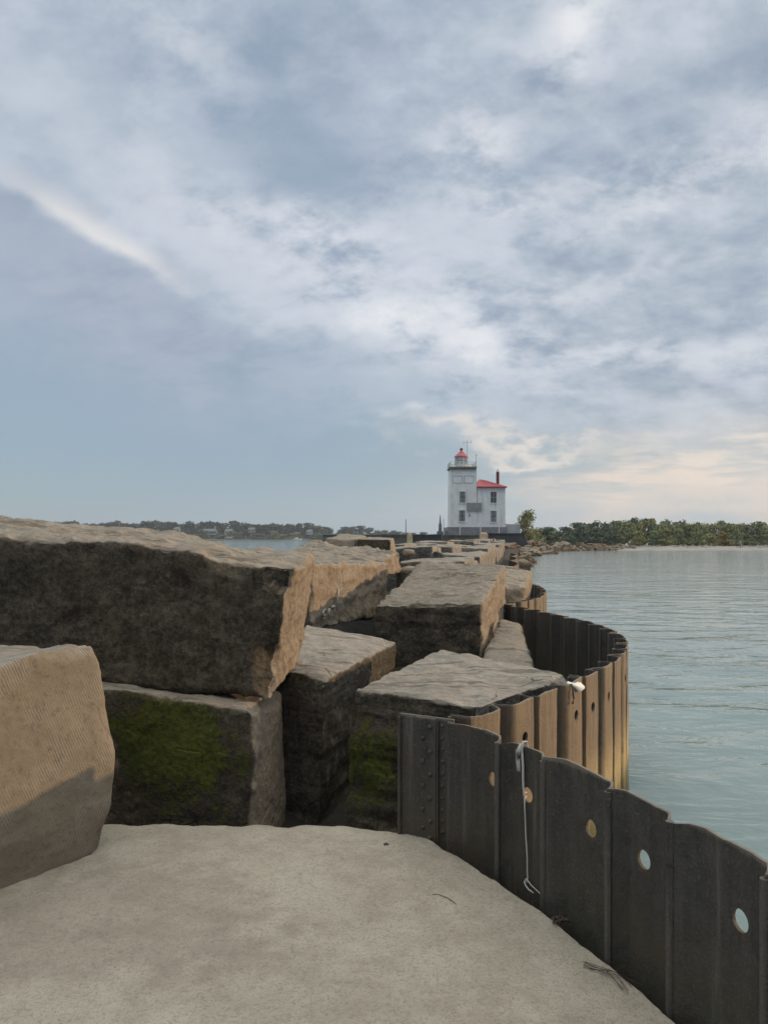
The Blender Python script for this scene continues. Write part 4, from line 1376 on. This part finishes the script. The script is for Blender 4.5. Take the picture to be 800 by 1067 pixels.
    # grey plinth
    p = MB(); p.box(LX(466.4), LX(527.4), y0 - .35, y0 + 9.3, LZ(557.6), LZ(549.2)); B(p, 'plinth', 'plinth')
    st = MB(); st.box(LX(462.5), LX(466.4), y0 - .2, y0 + 2.2, LZ(557), LZ(552.5), .2); st.box(LX(459.5), LX(462.5), y0 - .2, y0 + 2.2, LZ(557), LZ(554.5), .2); B(st, 'step', 'plinth')


lighthouse()


def crib():
    o = MB()
    xa, xb = LX(506), LX(543.5)
    y0 = LD - 4
    vs = [(xa, y0, -0.6), (xb + .9, y0, -0.6), (xb + .9, y0 + 18, -0.6), (xa, y0 + 18, -.6), (xa, y0 + .3, 2.83), (xb - .3, y0 + .3, 2.83), (xb - .3, y0 + 18, 2.83), (xa, y0 + 18, 2.83)]
    o.add(vs, [(3, 2, 1, 0), (4, 5, 6, 7), (0, 1, 5, 4), (1, 2, 6, 5), (2, 3, 7, 6), (3, 0, 4, 7)])
    o.box(xa - .1, xb - .1, y0 + .1, y0 + 18.2, 2.834, 3.0)
    ob = o.build('foundation', M['crib'], None, off=(xa, y0, 0)); ob.location = (xa, y0, 0)
    tag(ob, 'black stained foundation with battered sides under the right of the lighthouse', 'foundation')
    # lower foundation under the tower
    f = MB(); f.box(LX(462), LX(505.8), LD - 1.5, LD + 12, -.6, LZ(557.7)); fo = f.build('foundation', M['conc_dark'], None, off=(LX(470), LD, 0)); fo.location = (LX(470), LD, 0)
    tag(fo, 'mossy concrete foundation under the lighthouse tower, left of the black one', 'foundation')
    # concrete parapets across the breakwater in front of the lighthouse
    segs = [(336, 396, 556.2, 'conc_dark', 'low mossy concrete wall with a pale cap, left end of the row before the lighthouse'),
            (396.6, 424, 556.8, 'conc_dark', 'mossy concrete wall section just left of the small tan pier'),
            (430, 460, 556.9, 'crib', 'dark concrete wall section between the small tan pier and the grey post'),
            (461.6, 499, 557.4, 'conc_dark', 'mossy concrete wall section below the lighthouse tower, left of the tan bollard')]
    for a, b, yt, m, lab in segs:
        y0 = 112.0
        X0, X1 = (a - CX) / FPX * y0, (b - CX) / FPX * y0
        zt = EYE - (yt - HY) / FPX * y0
        w = MB(); w.box(X0, X1, y0, y0 + 1.2, -0.5, zt - .16, 0.0, 0.02)
        r = empty('concrete_wall', (X0, y0, -0.5)); tag(r, lab, 'concrete wall', 'concrete walls before the lighthouse')
        w.build('wall_body', M[m], r, off=(X0, y0, -0.5))
        c = MB(); c.box(X0, X1, y0 - .12, y0 + 1.3, zt - .158, zt); c.build('cap', M['conc'] if a < 390 else M[m], r, off=(X0, y0, -0.5))
    for (a, b, yt, yb, lab) in ((500, 508.5, 554.6, 568, 'taller tan concrete bollard in front of the lighthouse'), (424.2, 429.6, 555.0, 563, 'small tan concrete pier between the mossy wall sections')):
        y0 = 110.0
        X0, X1 = (a - CX) / FPX * y0, (b - CX) / FPX * y0
        z1, z0 = EYE - (yt - HY) / FPX * y0, 0.5
        w = MB(); w.box(X0, X1, y0, y0 + 1.0, z0, z1 - .25, .04, .04); w.box(X0 + .12, X1 - .12, y0 + .12, y0 + .88, z1 - .25, z1, .15, .15)
        o_ = w.build('bollard', M['tan'], None, off=(X0, y0, z0)); o_.location = (X0, y0, z0)
        tag(o_, lab, 'bollard')
    # white fence posts before the plinth
    for k, px in enumerate((479.0, 500.5, 519.6)):
        y0 = LD - 0.9
        X = (px - CX) / FPX * y0
        z0 = 3.0 if px > 505 else LZ(557.7)
        w = MB(); w.tube([(X, y0, z0), (X, y0, EYE - (547.5 - HY) / FPX * y0)], 0.09, 6)
        o_ = w.build('fence_post', M['white_metal'], None, off=(X, y0, z0)); o_.location = (X, y0, z0)
        tag(o_, ('thin white post before the left of the lighthouse tower', 'thin white post above the tan bollard before the lighthouse', 'thin white post before the right window of the lighthouse')[k], 'post', 'white posts before the lighthouse')
    # pale fence to the right of the house
    w = MB(); y0 = LD + 1
    for k in range(15):
        X = LX(528.5) + (LX(542.5) - LX(528.5)) * k / 14
        w.box(X - .07, X + .07, y0, y0 + .08, 3.0, 4.55)
    w.box(LX(528.3), LX(542.7), y0 + .085, y0 + .15, 3.35, 3.5); w.box(LX(528.3), LX(542.7), y0 + .085, y0 + .15, 4.15, 4.3)
    o_ = w.build('picket_fence', M['house'], None, off=(LX(535), y0, 3.0)); o_.location = (LX(535), y0, 3.0)
    tag(o_, 'pale picket fence beside the right wall of the lighthouse', 'fence')
    # posts on the left
    w = MB(); X, y0 = LX(458.0), LD - 1
    w.tube([(X, y0, 2.5), (X, y0, LZ(546))], .34, 8, .24); w.tube([(X, y0, LZ(546)), (X, y0, LZ(536.5))], .17, 8, .04)
    w.box(X - .55, X + .45, y0 - .4, y0 + .4, 2.4, 3.3)
    o_ = w.build('beacon_post', M['pole'], None, smooth=False, off=(X, y0, 2.4)); o_.location = (X, y0, 2.4)
    tag(o_, 'dark grey tapered post standing left of the lighthouse', 'post')
    w = MB(); X = LX(461.5); w.tube([(X, y0, 2.5), (X, y0, LZ(540.5))], .07, 6)
    o_ = w.build('thin_pole', M['white_metal'], None, off=(X, y0, 2.5)); o_.location = (X, y0, 2.5)
    tag(o_, 'thin pale pole between the dark post and the lighthouse steps', 'pole')
    w = MB(); X, y0 = (422.8 - CX) / FPX * 118, 118.0; w.tube([(X, y0, 1.2), (X, y0, EYE - (541 - HY) / FPX * 118)], .10, 6, .06)
    o_ = w.build('thin_pole', M['pole'], None, off=(X, y0, 1.2)); o_.location = (X, y0, 1.2)
    tag(o_, 'lone thin mast rising behind the small tan pier', 'pole')
    # dark concrete deck under walls
    w = MB(); w.box((330 - CX) / FPX * 113, LX(505), 110.5, LD - 1.6, -1.0, 1.6)
    o_ = w.build('concrete_deck', M['conc_dark'], None, off=(0, 116, -1)); o_.location = (0, 116, -1)
    tag(o_, 'grey concrete deck carrying the low walls before the lighthouse', 'concrete deck')


crib()


# ------------------------------------------------------------------ trees
def crown_mesh(seed, w, h, n, leaf, base=0.25, lobes=9, lean=0.0):
    """leaf-sized faces spread through a crown made of uneven clumps"""
    rnd = random.Random(seed)
    cl = []
    for k in range(lobes):
        f = rnd.random()
        zc = h * (base + (0.9 - base) * f)
        rr = w * 0.5 * (1.0 - 0.55 * max(0, f - 0.35) / 0.65)
        a = rnd.uniform(0, 2 * pi)
        q = rr * 0.62 * sqrt(rnd.random())
        cl.append((q * cos(a) + lean * f, q * sin(a), zc, w * rnd.uniform(0.19, 0.32), h * rnd.uniform(0.11, 0.19)))
    cl.append((lean, 0, h * 0.86, w * 0.2, h * 0.12)); cl.append((0, 0, h * (base + .14), w * .34, h * .16)); cl.append((0, 0, h * (base + .32), w * .34, h * .18))
    vs, fs = [], []
    for i in range(n):
        c = rnd.choice(cl)
        v = Vector((rnd.gauss(0, 1), rnd.gauss(0, 1), rnd.gauss(0, 1))).normalized() * (rnd.random() ** 0.38)
        p = Vector((c[0] + v.x * c[3], c[1] + v.y * c[3], c[2] + v.z * c[4]))
        s = leaf * rnd.uniform(0.6, 1.3)
        nrm = (v * 0.9 + Vector((rnd.uniform(-1, 1), rnd.uniform(-1, 1), rnd.uniform(-.3, 1)))).normalized()
        a = nrm.orthogonal().normalized(); a.rotate(__import__('mathutils').Quaternion(nrm, rnd.uniform(0, 6.28))); b = nrm.cross(a)
        k = len(vs)
        vs += [tuple(p - a * s * .5), tuple(p + b * s * .32), tuple(p + a * s * .5), tuple(p - b * s * .32)]
        fs.append((k, k + 1, k + 2, k + 3))
    me = bpy.data.meshes.new('crown'); me.from_pydata(vs, [], fs); me.update()
    return me


def trunk_mesh(seed, h, r, lean=0.0):
    rnd = random.Random(seed)
    mb = MB()
    pts = [(lean * t + 0.02 * h * sin(3 * t + seed), 0.02 * h * cos(4 * t + seed) - 0.02 * h, h * 0.75 * t) for t in (0, .25, .5, .75, 1)]
    mb.tube(pts, r, 6, r * .3)
    for k in range(6):
        a = rnd.uniform(0, 6.28); t = rnd.uniform(.35, .8); z = h * .75 * t
        L = h * rnd.uniform(.14, .26)
        mb.tube([(lean * t, -0.02 * h, z), (lean * t + L * .6 * cos(a), L * .6 * sin(a), z + L * .5), (lean * t + L * cos(a), L * sin(a), z + L * 1.0)], r * .4, 5, r * .1)
    me = bpy.data.meshes.new('trunk'); me.from_pydata(mb.v, [], mb.f); me.update()
    me.materials.append(M['bark'])
    return me


CR = {}
def tree(x, y, z, h, w, label, group, leafm, variant, nleaf, leaf, name='tree', rz=0.0, base=0.22, lobes=10):
    key = (variant, leafm, nleaf)
    if key not in CR:
        me = crown_mesh(variant * 13 + 5, 1.0, 1.0, nleaf, leaf, base, lobes); me.materials.append(M[leafm])
        CR[key] = (me, trunk_mesh(variant, 1.0, 0.028))
    root = empty(name, (x, y, z), rz)
    root.scale = (w, w, h)
    tag(root, label, 'tree' if name == 'tree' else 'bush', group)
    for nm, me in (('crown', CR[key][0]), ('trunk', CR[key][1])):
        o = bpy.data.objects.new(nm, me); COL.objects.link(o); o.parent = root
    return root


rt = random.Random(11)
# the loose tree beside the crib
tree(LX(551.5), LD + 1.5, 0.7, (572 - 534) / FPX * LD, 30 / FPX * LD, 'loose olive tree standing right beside the black lighthouse foundation', None, 'leaf_olive', 3, 1500, 0.075, rz=1.0, base=0.10, lobes=18)
tree(LX(530.5), LD + 3, 2.9, 11.5 / FPX * LD, 9 / FPX * LD, 'scrubby pale bush against the right corner of the lighthouse house', None, 'leaf_olive', 4, 500, 0.09, name='bush', base=0.05)

# right-hand wood behind the beach: individual trees in three rows
RT = 'trees behind the beach on the right'
spec = []
def skyline(px):
    pts = [(556, 552), (566, 545), (578, 551), (590, 548), (606, 544), (622, 544), (636, 545), (650, 541), (668, 542), (690, 543), (705, 541), (722, 544), (745, 544), (765, 543), (780, 545), (800, 545), (840, 543), (900, 542)]
    for (a, b), (c, d) in zip(pts, pts[1:]):
        if a <= px <= c: return b + (d - b) * (px - a) / (c - a)
    return 545
for px in range(560, 870, 9):
    spec.append((px + rt.uniform(-3, 3), 178 + rt.uniform(-4, 4), 0, rt.uniform(13, 19)))
for px in range(588, 870, 11):
    spec.append((px + rt.uniform(-4, 4), 168 + rt.uniform(-3, 3), 1, rt.uniform(12, 17)))
for px in range(664, 870, 15):
    spec.append((px + rt.uniform(-4, 4), 160 + rt.uniform(-3, 3), 2, rt.uniform(9, 14)))
LAB = {'leaf_blue': 'dark blue-green tree in the wood behind the beach on the right',
       'leaf_green': 'mid green tree in the wood behind the beach on the right',
       'leaf_olive': 'olive green tree in the wood behind the beach on the right',
       'leaf_yellow': 'yellowing tree in the wood behind the beach on the right'}
for (px, d, row, wpx) in spec:
    X = (px - CX) / FPX * d
    top = skyline(px) + (rt.uniform(-2.2, 3.0) if row == 0 else rt.uniform(2, 6) if row == 1 else rt.uniform(8, 13))
    z0 = 0.35
    zt = EYE + (HY - top) / FPX * d
    if px < 640: lm = 'leaf_blue' if rt.random() < .8 else 'leaf_green'
    elif px > 790 and rt.random() < .4: lm = 'leaf_yellow'
    else: lm = rt.choice(['leaf_green', 'leaf_green', 'leaf_olive', 'leaf_blue', 'leaf_green'])
    if row == 2: lm = rt.choice(['leaf_olive', 'leaf_green', 'leaf_olive'])
    if row == 2 and abs(px - 748) < 8: lm = 'leaf_yellow'; top -= 6
    tree(X, d, z0, zt - z0, wpx / FPX * d * 1.45, LAB[lm], RT, lm, rt.randint(1, 6), 1000, 0.11, rz=rt.uniform(0, 6.28), base=0.08, lobes=14)

# left-hand wooded shore with houses
LS = 690.0
def SX(px, d=LS): return (px - CX) / FPX * d
LT = 'trees on the far shore to the left'
rt2 = random.Random(23)
def sky_l(px):
    pts = [(-200, 546), (25, 543), (60, 544), (75, 541), (84, 546), (100, 546), (118, 543), (135, 544), (160, 543), (185, 545), (210, 545), (250, 543), (262, 546), (290, 546), (312, 545), (335, 548), (350, 552), (362, 549), (374, 547.5), (395, 552), (420, 554), (470, 557)]
    for (a, b), (c, d) in zip(pts, pts[1:]):
        if a <= px <= c: return b + (d - b) * (px - a) / (c - a)
    return 553
for px in range(-60, 346, 6):
    d = LS + 40 + rt2.uniform(-12, 12)
    top = sky_l(px) + rt2.uniform(-1.2, 1.6)
    X = SX(px + rt2.uniform(-3, 3), d); zt = EYE + (HY - top) / FPX * d
    lm = 'leaf_dark' if rt2.random() < .85 else 'leaf_blue'
    tree(X, d, 1.0, zt - 1.0, rt2.uniform(16, 25) / FPX * d, 'blue-green tree on the far wooded shore to the left', LT, lm, rt2.randint(1, 6), 640, 0.15, rz=rt2.uniform(0, 6.28), base=0.06, lobes=12)
for px in range(-60, 340, 12):
    d = LS + 8 + rt2.uniform(-4, 4)
    top = sky_l(px) + rt2.uniform(7, 11.5)
    X = SX(px + rt2.uniform(-5, 5), d); zt = EYE + (HY - top) / FPX * d
    lm = rt2.choice(['leaf_blue', 'leaf_blue', 'leaf_blue', 'leaf_green'])
    tree(X, d, 0.8, zt - 0.8, rt2.uniform(15, 24) / FPX * d, 'low bushy tree at the waterline of the far shore to the left', 'low trees at the waterline of the far shore', lm, rt2.randint(1, 6), 640, 0.15, rz=rt2.uniform(0, 6.28), base=0.04, lobes=12)
for px in range(352, 480, 8):
    d = 820 + rt2.uniform(-12, 12)
    top = sky_l(px) + rt2.uniform(-.8, 1.4)
    X = SX(px + rt2.uniform(-3, 3), d); zt = EYE + (HY - top) / FPX * d
    tree(X, d, 0.8, max(3.0, zt - 0.8), rt2.uniform(14, 22) / FPX * d, 'distant tree in the line behind the concrete walls', 'distant trees behind the concrete walls', 'leaf_dark', rt2.randint(1, 6), 640, 0.15, rz=rt2.uniform(0, 6.28), base=0.05, lobes=12)


def house(px, py, wpx, hpx, label, wall='house', d=LS + 22, gable=True):
    w, h = wpx / FPX * d, hpx / FPX * d
    X = SX(px, d); z = EYE + (HY - py) / FPX * d
    root = empty('house', (X, d, z)); tag(root, label, 'house', 'houses on the far shore')
    b = MB(); b.box(-w / 2, w / 2, 0, 9, 0, h * .6); b.build('wall', M[wall], root)
    r = MB()
    vs = [(-w * .54, -.4, h * .6), (w * .54, -.4, h * .6), (w * .54, 9.4, h * .6), (-w * .54, 9.4, h * .6), (-w * .40, 4.5, h), (w * .40, 4.5, h)]
    r.add(vs, [(0, 1, 5, 4), (1, 2, 5), (2, 3, 4, 5), (3, 0, 4), (3, 2, 1, 0)]); r.build('roof', M['roof_grey'], root)
    nwin = max(2, int(wpx / 3))
    for k in range(nwin):
        xw = -w / 2 + w * (k + .5) / nwin
        m = MB(); m.box(xw - w * .10, xw + w * .10, -.12, -.02, h * .18, h * .45); m.build('window', M['pane'], root)


for args in ((92, 555, 8, 6, 'pale house among trees at the left of the far shore, above the huge dark block'),
             (119, 556, 9, 5, 'white low house with wide front on the far shore, second from the left'),
             (184, 555, 6, 6, 'narrow pale house between dark trees on the far shore'),
             (217, 557, 16, 6, 'long pale house on the far shore, the widest one'),
             (238, 557, 8, 6, 'white house right of the widest one on the far shore'),
             (262, 555, 7, 5.5, 'tan house half hidden on the far shore, above the dark jetty', 'house_tan'),
             (322, 557, 6, 5, 'small white house at the right end of the far shore'),
             (238, 562, 8, 2.6, 'low tan boathouse at the waterline of the far shore', 'house_tan', LS - 3)):
    house(*args)


def shore():
    # low bank on the left, one sheet with an uneven waterline
    vs, fs = [], []
    n = 60
    for i in range(n + 1):
        px = -420 + (940) * i / n
        base = LS - 8 + 10 * noise.noise(Vector((i * .35, 0, 0))) + max(0, (px - 330)) * 1.0
        X = SX(px, LS)
        for dy, z in ((0, -.5), (3, .5), (14, 1.0), (60, 1.6), (400, 2.2)):
            vs.append((X * (base + dy) / LS, base + dy, z))
    for i in range(n):
        for k in range(4):
            fs.append((i * 5 + k, (i + 1) * 5 + k, (i + 1) * 5 + k + 1, i * 5 + k + 1))
    me = bpy.data.meshes.new('far_shore'); me.from_pydata(vs, [], fs); me.update()
    tag(link_mesh('far_shore', me, M['shore']), kind='structure')
    # beach on the right
    vs, fs = [], []
    for i in range(n + 1):
        px = 540 + 420 * i / n
        w0 = 131 + 2.5 * noise.noise(Vector((i * .25, 3, 0))) if px > 640 else 140
        for dd, z in ((w0 - 3, -.5), (w0, 0.03), (w0 + 9, .34), (w0 + 26, .42), (360, .7)):
            vs.append(((px - CX) / FPX * dd, dd, z))
    for i in range(n):
        for k in range(4):
            fs.append((i * 5 + k, (i + 1) * 5 + k, (i + 1) * 5 + k + 1, i * 5 + k + 1))
    me = bpy.data.meshes.new('beach'); me.from_pydata(vs, [], fs); me.update()
    tag(link_mesh('beach', me, M['sand']), kind='structure')


shore()

# jetty and boat on the far shore
def jetty():
    d = LS - 22
    X0, X1 = SX(263, d), SX(292, d)
    w = MB(); w.box(X0, X1, d, d + 3, .5, 1.15)
    root = empty('jetty', (X0, d, 0)); tag(root, 'long dark jetty lying low on the water before the far shore', 'jetty')
    w.build('jetty_deck', M['crib'], root, off=(X0, d, 0))
    for k in range(6):
        x = X0 + (X1 - X0) * (k + .3) / 6
        p = MB(); p.tube([(x, d + .3, -1), (x, d + .3, .49)], .3, 6); p.build('jetty_pile', M['crib'], root, off=(X0, d, 0))
    X = SX(309.5, d)
    root = empty('motor_boat', (X, d, 0)); tag(root, 'small white motor boat moored at the far shore, right of the dark jetty', 'boat')
    h = MB()
    prof_ = [(-4.2, .9, 1.1), (-2, 1.1, 1.1), (1, 1.1, 1.15), (3, .7, 1.3), (4.4, .05, 1.5)]
    vs = []
    for x, hw, z in prof_: vs += [(x, -hw, z), (x, hw, z), (x * .93, hw * .6, -.2), (x * .93, -hw * .6, -.2)]
    fs = []
    for i in range(len(prof_) - 1):
        for k in range(4): fs.append((i * 4 + k, i * 4 + (k + 1) % 4, (i + 1) * 4 + (k + 1) % 4, (i + 1) * 4 + k))
    fs += [(0, 3, 2, 1), (16, 17, 18, 19)]
    h.add(vs, fs); h.build('hull', M['white'], root)
    c = MB(); c.box(-2, 1.2, -.8, .8, 1.16, 2.3, .3, .1); c.build('cabin', M['white'], root)


jetty()

# ------------------------------------------------------------------ riprap from the lighthouse to the beach
def rock_mesh(seed):
    bm = bmesh.new(); bmesh.ops.create_cube(bm, size=1.0)
    bmesh.ops.subdivide_edges(bm, edges=bm.edges[:], cuts=4, use_grid_fill=True)
    sd = Vector((seed * 3.3, seed * 1.7, 0))
    for v in bm.verts:
        p = v.co.copy()
        q = p * (0.80 + 0.20 * (0.5 / max(abs(p.x), abs(p.y), abs(p.z))) * (0.5 / p.length if p.length > .5 else 1))
        v.co = q + p.normalized() * 0.16 * noise.fractal(p * 1.5 + sd, .9, 2, 3)
    me = bpy.data.meshes.new('rock'); bm.to_mesh(me); bm.free()
    me.materials.append(M['riprap'])
    a = me.attributes.new('stain', 'FLOAT', 'POINT'); a.data.foreach_set('value', [0.30 if v.co.z > -.1 else 0.7 for v in me.vertices])
    a = me.attributes.new('moss', 'FLOAT', 'POINT'); a.data.foreach_set('value', [0.0] * len(me.vertices))
    return me


ROCKS = [rock_mesh(i) for i in range(7)]
rr = random.Random(5)


def rock(x, y, z, sx, sy, sz, label, group, mossy=False):
    o = bpy.data.objects.new('rock', ROCKS[rr.randrange(7)]); COL.objects.link(o)
    o.location = (x, y, z); o.scale = (sx, sy, sz)
    o.rotation_euler = (rr.uniform(-.35, .35), rr.uniform(-.35, .35), rr.uniform(0, 6.28))
    tag(o, label, 'rock', group)


for k in range(130):
    px = rr.uniform(548, 662)
    t = (px - 548) / 112
    lvl = rr.random()
    d = 118 + 20 * t + lvl * 5
    zt = 1.35 - 0.9 * t * t
    z = -0.1 + lvl * zt
    s = rr.uniform(0.9, 1.9) * (1 - .25 * t)
    rock((px - CX) / FPX * d, d, z, s, s * rr.uniform(.6, 1), s * rr.uniform(.45, .75), 'tan rock in the riprap bank between the lighthouse and the beach', 'riprap rocks by the beach')
for k in range(26):
    px = rr.uniform(520, 578); d = 92 + rr.uniform(0, 16)
    if px > 560: d = 103 + rr.uniform(0, 6)
    s = rr.uniform(.9, 2.0)
    rock((px - CX) / FPX * d, d, rr.uniform(.9, 1.25) if px < 541 else 0.05 + rr.uniform(0, .15), s, s * .8, s * .42, 'low rock at the waterline below the black lighthouse foundation', 'rocks at the foot of the breakwater')
for k in range(44):
    d = 50 + 64 * (k + rr.random()) / 44
    s = rr.uniform(.7, 1.5)
    rock(pier_axis(d) + 0.1 + rr.uniform(-.3, .9), d, rr.uniform(.0, .45), s, s * .8, s * .5, 'rubble rock lying along the right foot of the far breakwater', 'rubble along the right foot of the breakwater')
for k in range(10):
    px = rr.uniform(664, 800); d = 141 + rr.uniform(0, 8)
    X = (px - CX) / FPX * d
    w = MB(); L = rr.uniform(1.0, 3.5); a = rr.uniform(-.4, .4)
    w.tube([(-L / 2, -a, 0.14), (0, .1, .2), (L / 2, a, .15)], .14, 6, .09)
    w.tube([(0, .1, .2), (.3, .3, .55)], .06, 5, .03)
    o = w.build('driftwood', M['driftwood'], None, smooth=True); o.location = (X, d, .34)
    tag(o, 'bleached driftwood log on the grey beach at the right', 'driftwood', 'driftwood on the beach')
for px, lab in ((655.5, 'white-topped marker post at the left end of the beach'), (771, 'small pale marker post on the beach at far right')):
    d = 141; X = (px - CX) / FPX * d
    r_ = empty('marker_post', (X, d, .3)); tag(r_, lab, 'post')
    w = MB(); w.tube([(0, 0, 0), (0, 0, .9)], .10, 6); w.build('stake', M['pole'], r_)
    w = MB(); w.box(-.15, .15, -.05, .05, .9, 1.3); w.build('marker_board', M['driftwood'], r_)

# ------------------------------------------------------------------ birds
def bird(px, py, d, span, label, bank):
    p = at(px, py, d)
    w = MB(); s = span / 2
    w.add([(0, .12 * s, 0), (.5 * s, .25 * s, .22 * s), (s, .0, .10 * s), (.5 * s, -.05 * s, .20 * s), (0, -.25 * s, 0), (-.5 * s, -.05 * s, .20 * s), (-s, 0, .10 * s), (-.5 * s, .25 * s, .22 * s),
           (0, .0, -.09 * s), (0, -.55 * s, .02 * s), (0, .42 * s, .02 * s), (.08 * s, 0, -.02 * s), (-.08 * s, 0, -.02 * s)],
          [(0, 1, 3, 4), (1, 2, 3), (0, 4, 5, 7), (7, 5, 6), (10, 11, 8), (10, 8, 12), (9, 8, 11), (9, 12, 8), (10, 12, 9, 11)])
    o = w.build('bird', M['bird'], None); o.location = p; o.rotation_euler = (0.2, bank, bank * 2)
    tag(o, label, 'bird', 'birds high in the sky')


bird(212, 427, 62, .36, 'lone small dark bird low over the far shore at left', .3)
for px, py, b in ((320.5, 203.5, .2), (322, 206.5, -.3), (270, 173, .4), (276, 228, -.2), (317.5, 225, .1), (327, 225, -.4)):
    bird(px, py, 58, .24, 'tiny dark bird in the loose flock under the dark cloud', b)

# ------------------------------------------------------------------ haze
def haze():
    w = MB(); w.box(-1600, 1600, -300, 1600, -3.0, 44)
    m = bpy.data.materials.new('haze'); m.use_nodes = True
    nt = m.node_tree; nt.nodes.clear()
    N = NT(nt)
    v = N.node('ShaderNodeVolumePrincipled'); o = N.node('ShaderNodeOutputMaterial')
    v.inputs['Color'].default_value = (0.78, 0.86, 0.95, 1)
    v.inputs['Density'].default_value = 0.00028
    nt.links.new(v.outputs[0], o.inputs['Volume'])
    ob = w.build('haze', m, None)
    tag(ob, kind='stuff')


HAZE = True
if HAZE: haze()
